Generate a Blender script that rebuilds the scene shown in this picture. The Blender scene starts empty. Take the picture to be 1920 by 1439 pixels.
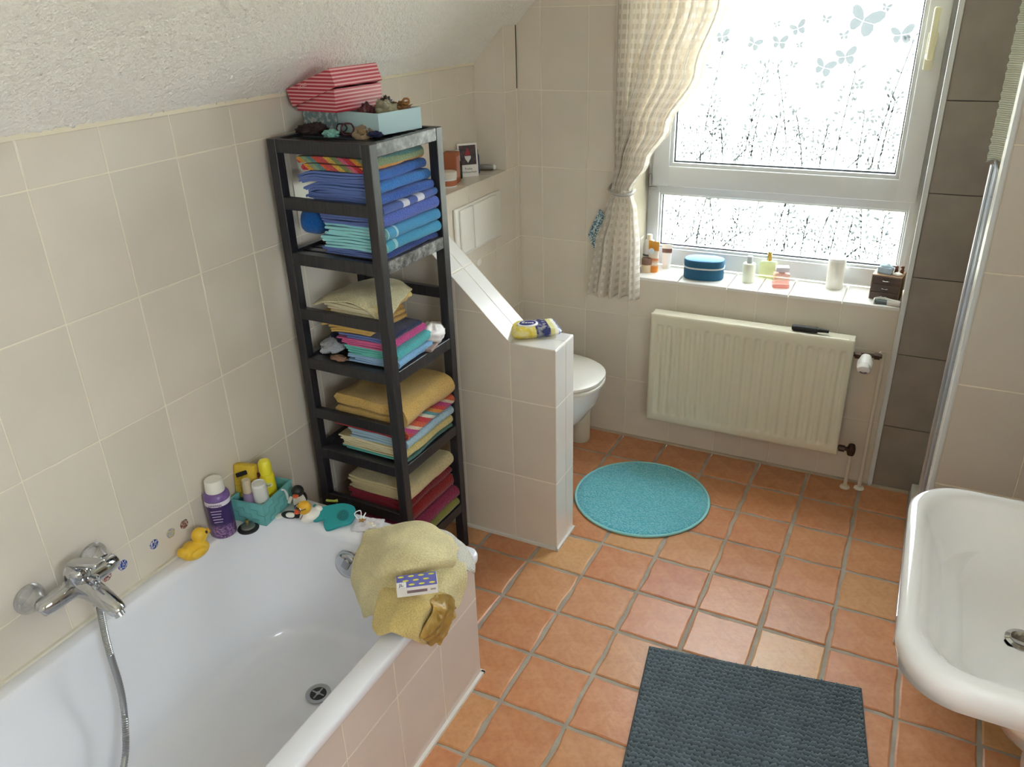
import bpy, bmesh, math, random
from mathutils import Vector, Matrix, noise
random.seed(7)
SC = bpy.context.scene
COL = SC.collection
PI = math.pi

# ------------------------------------------------------------------ camera
CAM = Vector((1.68338, -3.10661, 1.82829))
RR = (Vector((0.89362587, 0.44784384, -0.02947379)),      # right
      Vector((0.16987551, -0.39829189, -0.90139108)),     # down
      Vector((-0.41542161, 0.80049951, -0.43200163)))     # forward
FPX = 1504.94
cd = bpy.data.cameras.new('camera')
cam = bpy.data.objects.new('camera', cd)
COL.objects.link(cam)
r, d, f = RR
cam.matrix_world = Matrix(((r.x, -d.x, -f.x, CAM.x), (r.y, -d.y, -f.y, CAM.y), (r.z, -d.z, -f.z, CAM.z), (0, 0, 0, 1)))
cd.sensor_width = 36.0
cd.sensor_fit = 'HORIZONTAL'
cd.lens = FPX / 1920 * 36
cd.clip_start = 0.02
SC.camera = cam

# ------------------------------------------------------------------ daylight
w = bpy.data.worlds.new('sky')
SC.world = w
w.use_nodes = True
bg = w.node_tree.nodes['Background']
bg.inputs[0].default_value = (0.86, 0.935, 1.0, 1)
bg.inputs[1].default_value = SKY = 6.0
pd = bpy.data.lights.new('window_daylight_portal', 'AREA')
pd.shape = 'RECTANGLE'
pd.size, pd.size_y = 1.10, 1.46
pd.cycles.is_portal = True
po = bpy.data.objects.new('window_daylight_portal', pd)
COL.objects.link(po)
po.location = (1.168, 0.34, 1.46)
po.rotation_euler = (-PI / 2, 0, 0)
po['kind'] = 'helper'
pd2 = bpy.data.lights.new('added_window_portal', 'AREA')  # portal of the unseen window added as extra daylight
pd2.shape = 'RECTANGLE'
pd2.size, pd2.size_y = 0.86, 0.84
pd2.cycles.is_portal = True
po2 = bpy.data.objects.new('added_window_portal', pd2)
COL.objects.link(po2)
po2.location = (2.47, -3.03, 1.60)
po2.rotation_euler = (0, PI / 2, 0)           # faces -x
po2['kind'] = 'helper'

SC.view_settings.view_transform = 'Standard'
SC.view_settings.look = 'None'
SC.view_settings.gamma = 1.0
SC.view_settings.use_curve_mapping = False
SC.view_settings.exposure = 1.87
SC.cycles.use_denoising = True
SC.cycles.max_bounces = 12
SC.cycles.diffuse_bounces = 8
SC.cycles.transparent_max_bounces = 24
SC.cycles.caustics_reflective = False
SC.cycles.caustics_refractive = False
SC.cycles.sample_clamp_indirect = 8

def at(u, v, x=None, y=None, z=None):
    """Point where the line of sight of photo pixel (u, v) meets the plane x=, y= or z=."""
    q = RR[0] * ((u - 960) / FPX) + RR[1] * ((v - 719.5) / FPX) + RR[2]
    i, val = (0, x) if x is not None else (1, y) if y is not None else (2, z)
    return CAM + q * ((val - CAM[i]) / q[i])

# ------------------------------------------------------------------ colour and materials
def lin(c):
    if isinstance(c, str):
        c = [int(c[i:i + 2], 16) / 255 for i in (0, 2, 4)]
    return tuple((x / 12.92 if x <= 0.04045 else ((x + 0.055) / 1.055) ** 2.4) for x in c) + (1.0,)

MATS = {}
class N:
    """tiny node-tree wrapper"""
    def __init__(s, name):
        s.m = bpy.data.materials.new(name)
        s.m.use_nodes = True
        s.t = s.m.node_tree
        s.b = s.t.nodes['Principled BSDF']
        s.out = s.t.nodes['Material Output']
    def n(s, typ, **kw):
        nd = s.t.nodes.new('ShaderNode' + typ)
        for k, v in kw.items():
            setattr(nd, k, v)
        return nd
    def l(s, a, b):
        s.t.links.new(a, b)
    def ramp(s, fac, stops, interp='LINEAR'):
        nd = s.n('ValToRGB')
        cr = nd.color_ramp
        cr.interpolation = interp
        while len(cr.elements) < len(stops):
            cr.elements.new(0.5)
        for e, (p, c) in zip(cr.elements, stops):
            e.position = p
            e.color = c if len(c) == 4 else tuple(c) + (1,)
        s.l(fac, nd.inputs[0])
        return nd.outputs[0]
    def coord(s, kind='Object', scale=None, rot=None):
        o = s.n('TexCoord').outputs[kind]
        if scale is not None or rot is not None:
            mp = s.n('Mapping')
            if scale is not None:
                mp.inputs['Scale'].default_value = scale if hasattr(scale, '__len__') else (scale,) * 3
            if rot is not None:
                mp.inputs['Rotation'].default_value = rot
            s.l(o, mp.inputs[0])
            o = mp.outputs[0]
        return o
    def noise(s, scale, co=None, detail=3, rough=0.5):
        nd = s.n('TexNoise')
        nd.inputs['Scale'].default_value = scale
        nd.inputs['Detail'].default_value = detail
        nd.inputs['Roughness'].default_value = rough
        s.l(co if co is not None else s.coord(), nd.inputs['Vector'])
        return nd.outputs[0]
    def mix(s, fac, a, b, mode='MIX'):
        nd = s.n('MixRGB', blend_type=mode)
        for i, v in ((0, fac), (1, a), (2, b)):
            if hasattr(v, 'is_output'):
                s.l(v, nd.inputs[i])
            else:
                nd.inputs[i].default_value = v
        return nd.outputs[0]
    def bump(s, h, strength=0.3, dist=0.001):
        nd = s.n('Bump')
        nd.inputs['Strength'].default_value = strength
        nd.inputs['Distance'].default_value = dist
        s.l(h, nd.inputs['Height'])
        s.l(nd.outputs[0], s.b.inputs['Normal'])
    def set(s, color=None, rough=None, metal=None, spec=None, coat=None, trans=None, ior=None, alpha=None, sheen=None):
        for k, v in (('Base Color', color), ('Roughness', rough), ('Metallic', metal), ('Specular IOR Level', spec), ('Coat Weight', coat),
                     ('Transmission Weight', trans), ('IOR', ior), ('Alpha', alpha), ('Sheen Weight', sheen)):
            if v is None:
                continue
            if hasattr(v, 'is_output'):
                s.l(v, s.b.inputs[k])
            else:
                s.b.inputs[k].default_value = v
        return s

def plain(name, c, rough=0.4, metal=0.0, spec=0.5, var=0.0, bump=None, coat=None):
    if name in MATS:
        return MATS[name]
    q = N(name)
    col = lin(c)
    if var:
        dark = tuple(x * (1 - var) for x in col[:3]) + (1,)
        lite = tuple(min(1, x * (1 + var)) for x in col[:3]) + (1,)
        q.set(color=q.ramp(q.noise(14), [(0.3, dark), (0.7, lite)]))
    else:
        q.set(color=col)
    q.set(rough=rough, metal=metal, spec=spec, coat=coat)
    if bump:
        q.bump(q.noise(bump[0], detail=2), bump[1], bump[2])
    MATS[name] = q.m
    return q.m

def tile_mat(name, c, rough, var=0.03, spec=0.5, cloud=0.05, scale=6):
    q = N(name)
    col = lin(c)
    rnd = q.n('ObjectInfo').outputs['Random']
    a = tuple(x * (1 - var) for x in col[:3]) + (1,)
    b = tuple(min(1, x * (1 + var)) for x in col[:3]) + (1,)
    base = q.ramp(rnd, [(0, a), (1, b)])
    cl = q.ramp(q.noise(scale, q.coord('Object'), 4), [(0.3, (1 - cloud,) * 3), (0.7, (1.0,) * 3)])
    q.set(color=q.mix(1.0, base, cl, 'MULTIPLY'), rough=rough, spec=spec)
    q.bump(q.noise(5, detail=1), 0.08, 0.004)
    MATS[name] = q.m
    return q.m

def terracotta():
    q = N('terracotta')
    rnd = q.n('ObjectInfo').outputs['Random']
    base = q.ramp(rnd, [(0.0, lin('b0714a')), (0.3, lin('c5845a')), (0.6, lin('bd7a55')), (0.85, lin('c79a66')), (1.0, lin('b56f4e'))])
    nz = q.noise(16, q.coord('Object'), 6, 0.6)
    c2 = q.mix(q.ramp(nz, [(0.35, (0,) * 3), (0.75, (0.55,) * 3)]), base, lin('dca87e'))
    n2 = q.noise(60, q.coord('Object'), 4, 0.7)
    c3 = q.mix(q.ramp(n2, [(0.25, (0.30,) * 3), (0.55, (0,) * 3)]), c2, lin('9a5a3a'))
    q.set(color=c3, rough=q.ramp(nz, [(0.3, (0.30,) * 3), (0.8, (0.44,) * 3)]), spec=0.5)
    q.bump(q.noise(22, q.coord('Object'), 5, 0.6), 0.35, 0.004)
    return q.m

def terry(name, c, c2=None, strength=1.0, fine=260, stripes=None, axis=0, sscale=1.0, dirv=None):
    """looped pile cloth; stripes = list of (pos, colour) repeated along an axis"""
    if name in MATS:
        return MATS[name]
    q = N(name)
    co = q.coord('Object')
    nz = q.noise(fine, co, 2, 0.6)
    if stripes:
        if dirv is None:
            dirv = [0.0, 0.0, 0.0]
            dirv[axis] = sscale
        m = q.n('VectorMath', operation='DOT_PRODUCT')
        m.inputs[1].default_value = dirv
        q.l(co, m.inputs[0])
        a = q.n('Math', operation='ADD')
        a.inputs[1].default_value = 10.0
        q.l(m.outputs['Value'], a.inputs[0])
        fr = q.n('Math', operation='FRACT')
        q.l(a.outputs[0], fr.inputs[0])
        base = q.ramp(fr.outputs[0], [(p, lin(k)) for p, k in stripes], 'CONSTANT')
    else:
        cl = lin(c)
        base = q.ramp(q.noise(9, co, 2), [(0.3, tuple(x * 0.88 for x in cl[:3])), (0.7, tuple(min(1, x * 1.1) for x in cl[:3]))])
    sh = q.ramp(nz, [(0.34, (0.74,) * 3), (0.60, (1.0,) * 3)])
    q.set(color=q.mix(1.0, base, sh, 'MULTIPLY'), rough=0.95, spec=0.1, sheen=0.25)
    q.bump(nz, strength, 0.004)
    MATS[name] = q.m
    return q.m

# ------------------------------------------------------------------ mesh pieces: every function returns (verts, faces)
def box(x0, x1, y0, y1, z0, z1):
    V = [(x, y, z) for z in (z0, z1) for y in (y0, y1) for x in (x0, x1)]
    return V, [(0, 2, 3, 1), (4, 5, 7, 6), (0, 1, 5, 4), (2, 6, 7, 3), (0, 4, 6, 2), (1, 3, 7, 5)]

def rbox(x0, x1, y0, y1, z0, z1, r=0.003, seg=2):
    bm = bmesh.new()
    V, F = box(x0, x1, y0, y1, z0, z1)
    vs = [bm.verts.new(v) for v in V]
    for fc in F:
        bm.faces.new([vs[i] for i in fc])
    bmesh.ops.bevel(bm, geom=bm.edges[:], offset=r, segments=seg, affect='EDGES', profile=0.5)
    bm.verts.index_update()
    out = [tuple(v.co) for v in bm.verts], [tuple(v.index for v in fc.verts) for fc in bm.faces]
    bm.free()
    return out

def lathe(prof, n=24, sx=1.0, sy=1.0):
    V, F = [], []
    for rr, z in prof:
        for i in range(n):
            a = 2 * PI * i / n
            V.append((rr * math.cos(a) * sx, rr * math.sin(a) * sy, z))
    for j in range(len(prof) - 1):
        for i in range(n):
            k = (i + 1) % n
            F.append((j * n + i, j * n + k, (j + 1) * n + k, (j + 1) * n + i))
    if prof[0][0] > 1e-6:
        F.append(tuple(range(n - 1, -1, -1)))
    if prof[-1][0] > 1e-6:
        F.append(tuple((len(prof) - 1) * n + i for i in range(n)))
    return V, F

def tube(pts, rad, n=10, cap=True):
    pts = [Vector(p) for p in pts]
    V, F = [], []
    m = len(pts)
    up = None
    for j, p in enumerate(pts):
        t = (pts[min(j + 1, m - 1)] - pts[max(j - 1, 0)]).normalized()
        if up is None:
            up = t.orthogonal().normalized()
        else:
            up = (up - t * up.dot(t))
            up = up.normalized() if up.length > 1e-6 else t.orthogonal().normalized()
        bi = t.cross(up)
        rr = rad[j] if hasattr(rad, '__len__') else rad
        for i in range(n):
            a = 2 * PI * i / n
            V.append(tuple(p + up * (rr * math.cos(a)) + bi * (rr * math.sin(a))))
    for j in range(m - 1):
        for i in range(n):
            k = (i + 1) % n
            F.append((j * n + i, j * n + k, (j + 1) * n + k, (j + 1) * n + i))
    if cap:
        F.append(tuple(range(n - 1, -1, -1)))
        F.append(tuple((m - 1) * n + i for i in range(n)))
    return V, F

def smooth_path(pts, k=6):
    pts = [Vector(p) for p in pts]
    out = []
    for i in range(len(pts) - 1):
        p0, p1, p2, p3 = pts[max(i - 1, 0)], pts[i], pts[i + 1], pts[min(i + 2, len(pts) - 1)]
        for j in range(k):
            t = j / k
            out.append(0.5 * ((2 * p1) + (p2 - p0) * t + (2 * p0 - 5 * p1 + 4 * p2 - p3) * t * t + (3 * p1 - p0 - 3 * p2 + p3) * t ** 3))
    out.append(pts[-1])
    return out

def prism(poly, z0, z1):
    n = len(poly)
    V = [(x, y, z0) for x, y in poly] + [(x, y, z1) for x, y in poly]
    F = [tuple(range(n - 1, -1, -1)), tuple(range(n, 2 * n))]
    for i in range(n):
        k = (i + 1) % n
        F.append((i, k, n + k, n + i))
    return V, F

def ellipsoid(c, rx, ry, rz, n=16, m=10, rot=None):
    prof = [(math.sin(PI * j / m), -math.cos(PI * j / m)) for j in range(m + 1)]
    prof[0] = (0.0, -1.0); prof[-1] = (0.0, 1.0)
    V, F = lathe([(max(a, 1e-4), b) for a, b in prof], n)
    V = [Vector((x * rx, y * ry, z * rz)) for x, y, z in V]
    if rot is not None:
        V = [rot @ v for v in V]
    return [tuple(v + Vector(c)) for v in V], F

def xf(vf, M):
    return [tuple(M @ Vector(v)) for v in vf[0]], vf[1]
def mv(vf, x=0, y=0, z=0):
    return [(a + x, b + y, c + z) for a, b, c in vf[0]], vf[1]
def join(*vfs):
    V, F = [], []
    for v, fc in vfs:
        o = len(V)
        V += list(v)
        F += [tuple(i + o for i in q) for q in fc]
    return V, F
RX = lambda a: Matrix.Rotation(a, 4, 'X')
RY = lambda a: Matrix.Rotation(a, 4, 'Y')
RZ = lambda a: Matrix.Rotation(a, 4, 'Z')
TR = lambda x, y, z: Matrix.Translation((x, y, z))

def mesh(name, vf, smooth=None):
    me = bpy.data.meshes.new(name)
    me.from_pydata([tuple(v) for v in vf[0]], [], vf[1])
    me.validate()
    if smooth:
        for p in me.polygons:
            p.use_smooth = True
        me.set_sharp_from_angle(angle=math.radians(smooth))
    return me

def tag(o, label=None, cat=None, group=None, kind=None):
    for k, v in (('label', label), ('category', cat), ('group', group), ('kind', kind)):
        if v:
            o[k] = v
    return o

def obj(name, vf, mat, parent=None, smooth=None, label=None, cat=None, group=None, kind=None, loc=None, rot=None):
    me = vf if isinstance(vf, bpy.types.Mesh) else mesh(name, vf, smooth)
    if mat is not None and not me.materials:
        for mm in (mat if isinstance(mat, (list, tuple)) else [mat]):
            me.materials.append(mm)
    o = bpy.data.objects.new(name, me)
    COL.objects.link(o)
    if parent is not None:
        o.parent = parent
    if loc is not None:
        o.location = loc
    if rot is not None:
        o.rotation_euler = rot
    return tag(o, label, cat, group, kind)

def thing(name, label, cat, loc=(0, 0, 0), rotz=0.0, group=None):
    o = bpy.data.objects.new(name, None)
    o.empty_display_size = 0.05
    COL.objects.link(o)
    o.location = loc
    o.rotation_euler = (0, 0, rotz)
    return tag(o, label, cat, group)

def subsurf(o, lv=1):
    md = o.modifiers.new('subdivision', 'SUBSURF')
    md.levels = md.render_levels = lv
    return o
def solid(o, t, off=-1):
    md = o.modifiers.new('thickness', 'SOLIDIFY')
    md.thickness = t
    md.offset = off
    return o
def blob(o, vox=0.004, it=4):
    md = o.modifiers.new('remesh', 'REMESH')
    md.mode = 'VOXEL'
    md.voxel_size = vox
    md.use_smooth_shade = True
    ms = o.modifiers.new('soften', 'SMOOTH')
    ms.iterations = it
    ms.factor = 0.5
    return o

def text(name, s, size, mat, parent, M, ext=0.0002):
    cu = bpy.data.curves.new(name, 'FONT')
    cu.body = s
    cu.size = size
    cu.extrude = ext
    cu.align_x = 'CENTER'
    cu.align_y = 'CENTER'
    cu.materials.append(mat)
    tmp = bpy.data.objects.new(name, cu)
    COL.objects.link(tmp)
    me = bpy.data.meshes.new_from_object(tmp.evaluated_get(bpy.context.evaluated_depsgraph_get()))
    bpy.data.objects.remove(tmp)
    o = obj(name, me, mat, parent)
    o.matrix_local = M
    return o

# polygon clip (keep a*u+b*v<=c)
def clip(poly, a, b, c):
    out = []
    for i in range(len(poly)):
        p, q = poly[i], poly[(i + 1) % len(poly)]
        dp, dq = a * p[0] + b * p[1] - c, a * q[0] + b * q[1] - c
        if dp <= 0:
            out.append(p)
        if dp * dq < 0:
            t = dp / (dp - dq)
            out.append((p[0] + (q[0] - p[0]) * t, p[1] + (q[1] - p[1]) * t))
    return out

def tile_piece(poly, th=0.004, ch=0.0012):
    """a flat piece with chamfered edge: polygon in (u, v), its face at n=0"""
    cx = sum(p[0] for p in poly) / len(poly)
    cy = sum(p[1] for p in poly) / len(poly)
    n = len(poly)
    def ins(p):
        dx, dy = p[0] - cx, p[1] - cy
        L = math.hypot(dx, dy) or 1
        k = max(0.0, 1 - ch * 1.5 / L)
        return cx + dx * k, cy + dy * k
    V = [(p[0], p[1], -th) for p in poly] + [(p[0], p[1], -ch * 0.7) for p in poly] + [ins(p) + (0.0,) for p in poly]
    F = [tuple(range(2 * n, 3 * n))]
    for i in range(n):
        k = (i + 1) % n
        F += [(i, k, n + k, n + i), (n + i, n + k, 2 * n + k, 2 * n + i)]
    return V, F

TILE_CACHE = {}
def tiles(parent, O, U, Vv, us, vs, mat, gap=0.0036, clips=(), holes=(), name='tile', wob=0.0, ch=0.0012, th=0.004, tilt=0.0):
    O, U, Vv = Vector(O), Vector(U).normalized(), Vector(Vv).normalized()
    Nn = U.cross(Vv)
    out = []
    for i in range(len(us) - 1):
        for j in range(len(vs) - 1):
            u0, u1, v0, v1 = us[i] + gap / 2, us[i + 1] - gap / 2, vs[j] + gap / 2, vs[j + 1] - gap / 2
            if u1 - u0 < 0.004 or v1 - v0 < 0.004:
                continue
            if any(u0 >= h[0] - 0.002 and u1 <= h[1] + 0.002 and v0 >= h[2] - 0.002 and v1 <= h[3] + 0.002 for h in holes):
                continue
            poly = [(u0, v0), (u1, v0), (u1, v1), (u0, v1)]
            if wob:
                pts = []
                sd = random.random() * 100
                for k in range(4):
                    p, q = poly[k], poly[(k + 1) % 4]
                    m = 7
                    for s in range(m):
                        t = s / m
                        pts.append((p[0] + (q[0] - p[0]) * t + wob * noise.noise((sd, k * 3 + t * 2.6, 0)),
                                    p[1] + (q[1] - p[1]) * t + wob * noise.noise((sd + 9, k * 3 + t * 2.6, 4))))
                poly = pts
            full = poly
            for c in clips:
                poly = clip(poly, *c)
                if len(poly) < 3:
                    break
            if len(poly) < 3:
                continue
            cu, cv = (u0 + u1) / 2, (v0 + v1) / 2
            key = None
            if poly is full and not wob:
                key = (round(u1 - u0, 4), round(v1 - v0, 4), mat.name, ch, th)
            me = TILE_CACHE.get(key) if key else None
            if me is None:
                me = mesh(name, tile_piece([(p[0] - cu, p[1] - cv) for p in poly], th, ch))
                me.materials.append(mat)
                if key:
                    TILE_CACHE[key] = me
            o = obj(name, me, None, parent)
            W = O + U * cu + Vv * cv
            Mx = Matrix(((U.x, Vv.x, Nn.x, W.x), (U.y, Vv.y, Nn.y, W.y), (U.z, Vv.z, Nn.z, W.z), (0, 0, 0, 1)))
            if tilt:
                Mx = Mx @ RX(random.uniform(-tilt, tilt)) @ RY(random.uniform(-tilt, tilt))
            o.matrix_local = Mx
            out.append(o)
    return out
# ------------------------------------------------------------------ shared materials
M_TILE = tile_mat('cream_wall_tile', 'd9d0c3', 0.15, 0.03)
M_CAP = tile_mat('white_cap_tile', 'e4e2df', 0.22, 0.02)
M_GREY = tile_mat('grey_stone_tile', '968d86', 0.42, 0.04, cloud=0.22, scale=7)
M_STUB = tile_mat('large_beige_tile', 'c9c0b5', 0.24, 0.02)
M_APRON = tile_mat('pinkish_tub_tile', 'd8cdc6', 0.20, 0.02)
M_GROUT = plain('light_grout', 'e3dbc9', 0.9, bump=(300, 0.3, 0.001))
M_GROUTG = plain('grey_floor_grout', 'a59c90', 0.95, var=0.15, bump=(220, 0.5, 0.002))
M_GROUTD = plain('dark_grout', '4a4540', 0.9)
M_TERRA = terracotta()
M_SIL = plain('white_sealant', 'dedcd6', 0.5)
M_WHITE = plain('white_enamel', 'e4e5ec', 0.10, coat=0.3)
M_CERAM = plain('white_ceramic', 'eaeaec', 0.08, coat=0.4)
M_PVC = plain('white_window_plastic', 'd2d5d8', 0.32)
M_PLASTIC = plain('white_plastic', 'e2dfd8', 0.35)
M_CHROME = plain('chrome', 'c2c4c8', 0.06, metal=1.0)
M_STEEL = plain('brushed_steel', 'b0b2b4', 0.28, metal=1.0)
M_ALU = plain('silver_profile', 'c4c7ca', 0.3, metal=0.7)
M_BLACKRUB = plain('black_rubber', '1c1c1e', 0.6)
M_DKSEAL = plain('dark_window_seal', '2f3338', 0.6)

def ceiling_mat():
    q = N('woodchip_plaster')
    co = q.coord('Object')
    a = q.noise(85, co, 4, 0.65)
    vo = q.n('TexVoronoi')
    vo.inputs['Scale'].default_value = 140
    q.l(co, vo.inputs['Vector'])
    h = q.mix(0.55, q.ramp(a, [(0.42, (0,) * 3), (0.68, (1,) * 3)]), vo.outputs['Distance'])
    q.set(color=lin('f3f1ed'), rough=0.95, spec=0.2)
    q.bump(h, 0.7, 0.006)
    return q.m
M_CEIL = ceiling_mat()
M_PAINT = plain('white_wall_paint', 'dedad3', 0.9)

def struct(name, vf, mat, label, cat, **k):
    return obj(name, vf, mat, label=label, cat=cat, kind='structure', **k)

ROWS = [0.0, 0.2824, 0.5854, 0.8884, 1.1914, 1.4944, 1.7974, 2.1004, 2.4034]
SL = 0.97                       # slope of the roof
Z0 = 1.604
XR, YB, ZC = 2.34, -3.70, 2.42  # right wall, back wall, flat ceiling
XK = (ZC - Z0) / SL

# floor --------------------------------------------------------------------
flo = struct('floor', box(-0.1, XR + 0.1, YB - 0.1, 0.02, -0.12, -0.004), M_GROUTG, 'terracotta tiled bathroom floor with grey joints', 'floor')
P = 0.20457
fu = [round(0.6405 + P * k, 4) for k in range(-4, 9)]
fv = [round((j - 3.9633) * P, 4) for j in range(-15, 5)]
fu = [max(0.0, a) for a in fu]
fv2 = fv[:-1] + [0.0]
hole = []
tl = tiles(flo, (0, 0, 0), (1, 0, 0), (0, 1, 0), [a for a in fu if a > 0.6] + [XR], fv2, M_TERRA, 0.0125, wob=0.0055, ch=0.0035, th=0.01, tilt=0.004)
tl += tiles(flo, (0, 0, 0), (1, 0, 0), (0, 1, 0), [a for a in fu if a < 0.65], [a for a in fv2 if a > -1.7], M_TERRA, 0.0125, wob=0.0055, ch=0.0035, th=0.01, tilt=0.004)

# left wall ---------------------------------------------------------------
wl = struct('wall_left', box(-0.12, -0.0012, YB, 0.0, 0.0, Z0), M_GROUT, 'cream tiled left wall behind the bathtub and shelf', 'wall')
ys = [round(-2.048 + 0.2015 * k, 4) for k in range(-9, 11)]
ys = [y for y in ys if y > YB + 0.02 and y < -0.02]
ys = [YB] + ys + [0.0]
tiles(wl, (0, 0, 0), (0, 1, 0), (0, 0, 1), ys, ROWS[:6] + [Z0 - 0.006], M_TILE)
obj('sealing_strip', box(-0.002, 0.006, YB, -0.1135, Z0 - 0.007, Z0 + 0.004), plain('cream_sealant', 'ded5bf', 0.6), wl)

# roof slope and ceiling ---------------------------------------------------
L = 0.1
cs = [(-0.12, Z0 - 0.12 * SL), (XK, ZC), (XK - 0.1, ZC + 0.12), (-0.22, Z0 - 0.02)]
V = [(x, YB, z) for x, z in cs] + [(x, 0.0, z) for x, z in cs]
slo = struct('ceiling_slope', (V, [(0, 1, 2, 3), (7, 6, 5, 4), (1, 5, 6, 2), (2, 6, 7, 3), (3, 7, 4, 0)]), M_CEIL,
             'sloping white textured ceiling above the left wall', 'ceiling')
# woodchip relief of the slope as real geometry
sn = Vector((SL, 0, -1)).normalized()
V, F = [], []
ys_c = [YB + 0.02 * k for k in range(55)]
ys_c = [y for y in ys_c if y < -2.62] + [-2.62 + 0.0062 * k for k in range(423)]
ys_c[-1] = 0.0
nS = 195
for y in ys_c:
    for k in range(nS + 1):
        x = -0.02 + (XK + 0.02) * k / nS
        p = Vector((x, y, Z0 + SL * x))
        h = max(noise.noise(p * 108) - 0.02, 0.0) + 0.7 * max(noise.noise(p * 200 + Vector((3, 1, 0))) - 0.05, 0.0)
        h *= 0.0074
        V.append(tuple(p + sn * (h + 0.0006)))
for a in range(len(ys_c) - 1):
    for k in range(nS):
        q = a * (nS + 1) + k
        F.append((q, q + 1, q + nS + 2, q + nS + 1))
obj('woodchip_paper', (V, F), M_CEIL, slo, 180)
struct('ceiling', box(XK - 0.1, XR + 0.1, YB, 0.0, ZC, ZC + 0.1), M_CEIL, 'flat white textured ceiling over the room', 'ceiling')

# window wall -------------------------------------------------------------
WX0, WX1, WZ0, WZ1, WY = 0.645, 1.690, 0.752, 2.16, 0.20
ww = struct('wall_window', join(box(-0.1, WX0, 0.0012, 0.30, 0, ZC + 0.1), box(WX0, WX1, 0.0012, 0.30, 0, WZ0), box(WX0, WX1, 0.0012, 0.30, WZ1, ZC + 0.1),
            box(WX1, XR + 0.1, 0.0012, 0.30, 0, ZC + 0.1)), M_GROUT, 'cream tiled wall around the frosted window', 'wall')
cx = [0.14, 0.2466, 0.448, 0.6495]
tiles(ww, (0, 0, 0), (1, 0, 0), (0, 0, 1), cx[:3] + [WX0], ROWS[:8] + [2.4], M_TILE, clips=[(-SL, 1, Z0)])
tiles(ww, (0, 0, 0), (1, 0, 0), (0, 0, 1), [WX0, 0.852, 1.053, 1.172, 1.290, 1.486, WX1 - 0.003], ROWS[:3] + [WZ0 + 0.002], M_TILE)
# reveals
tiles(ww, (WX0, 0, 0), (0, 1, 0), (0, 0, 1), [0.0, WY], [0.764, 0.8884, 1.1914, 1.4944, 1.7974, WZ1], M_TILE)
tiles(ww, (WX1, WY, 0), (0, -1, 0), (0, 0, 1), [0.0, WY], [0.764, 0.8884, 1.1914, 1.4944, 1.7974, WZ1], M_TILE)
# tiled sill
tiles(ww, (0, -0.004, 0.764), (1, 0, 0), (0, 1, 0), [WX0, 0.852, 1.053, 1.172, 1.290, 1.486, WX1 - 0.003], [0.0, WY + 0.004], M_CAP, th=0.012, ch=0.003)

# grey shower wall tiles in the same plane
gw = struct('wall_shower_back', box(1.704, XR, -0.0005, 0.001, 0, ZC), M_GROUTD, 'narrow strip of dark grey stone tiles right of the window', 'wall')
tiles(gw, (0, -0.004, 0), (1, 0, 0), (0, 0, 1), [1.704, XR], [0.0, 0.281, 0.5835, 0.885, 1.1855, 1.4875, 1.79, 2.09, 2.4], M_GREY, gap=0.003)
tr1 = struct('trim_1', rbox(1.687, 1.705, -0.010, 0.004, 0.0, ZC, 0.003, 2), M_PVC, 'white vertical edge strip between window and grey tiles', 'trim')

# corner column left of the window wall ----------------------------------
colm = struct('wall_column', ([(0, -0.1118, 1.19), (0.1388, -0.1118, 1.19), (0.1388, -0.1118, Z0 + SL * 0.1388), (0, -0.1118, Z0),
                               (0, 0, 1.19), (0.1388, 0, 1.19), (0.1388, 0, Z0 + SL * 0.1388), (0, 0, Z0)],
                              [(0, 1, 2, 3), (7, 6, 5, 4), (0, 4, 5, 1), (1, 5, 6, 2), (2, 6, 7, 3), (3, 7, 4, 0)]), M_GROUT,
              'small tiled corner column above the toilet ledge', 'column')
tiles(colm, (0, -0.113, 0), (1, 0, 0), (0, 0, 1), [0.0, 0.14], [1.1914, 1.4944, 1.80], M_TILE, clips=[(-SL, 1, Z0 - 0.003)])
tiles(colm, (0.14, 0, 0), (0, 1, 0), (0, 0, 1), [-0.113, -0.006], [1.1914, 1.4944, Z0 + SL * 0.14], M_TILE)
obj('corner_gap', box(0.137, 0.1405, -0.0058, -0.001, 1.50, Z0 + SL * 0.14), plain('black_gap', '15120f', 0.9), colm)

# pre-wall with flush plate -------------------------------------------------
PY0, PY1 = -0.917, -0.764
pw = struct('wall_toilet', box(0.0, 0.1388, PY0 + 0.0012, 0.0, 0.0, 1.190), M_GROUT, 'low tiled wall behind the toilet carrying a ledge', 'wall')
py = [PY0, -0.847, -0.645, -0.444, -0.242, -0.04, 0.0]
tiles(pw, (0.14, 0, 0), (0, 1, 0), (0, 0, 1), py, ROWS[:4] + [1.1914], M_TILE)
tiles(pw, (0, 0, 1.1914), (1, 0, 0), (0, 1, 0), [0.0, 0.14], [PY0, -0.847, -0.645, -0.444, -0.242, -0.113], M_TILE)
tiles(pw, (0, PY0, 0), (1, 0, 0), (0, 0, 1), [0.0, 0.14], ROWS[:4] + [1.1914], M_TILE)

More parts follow.
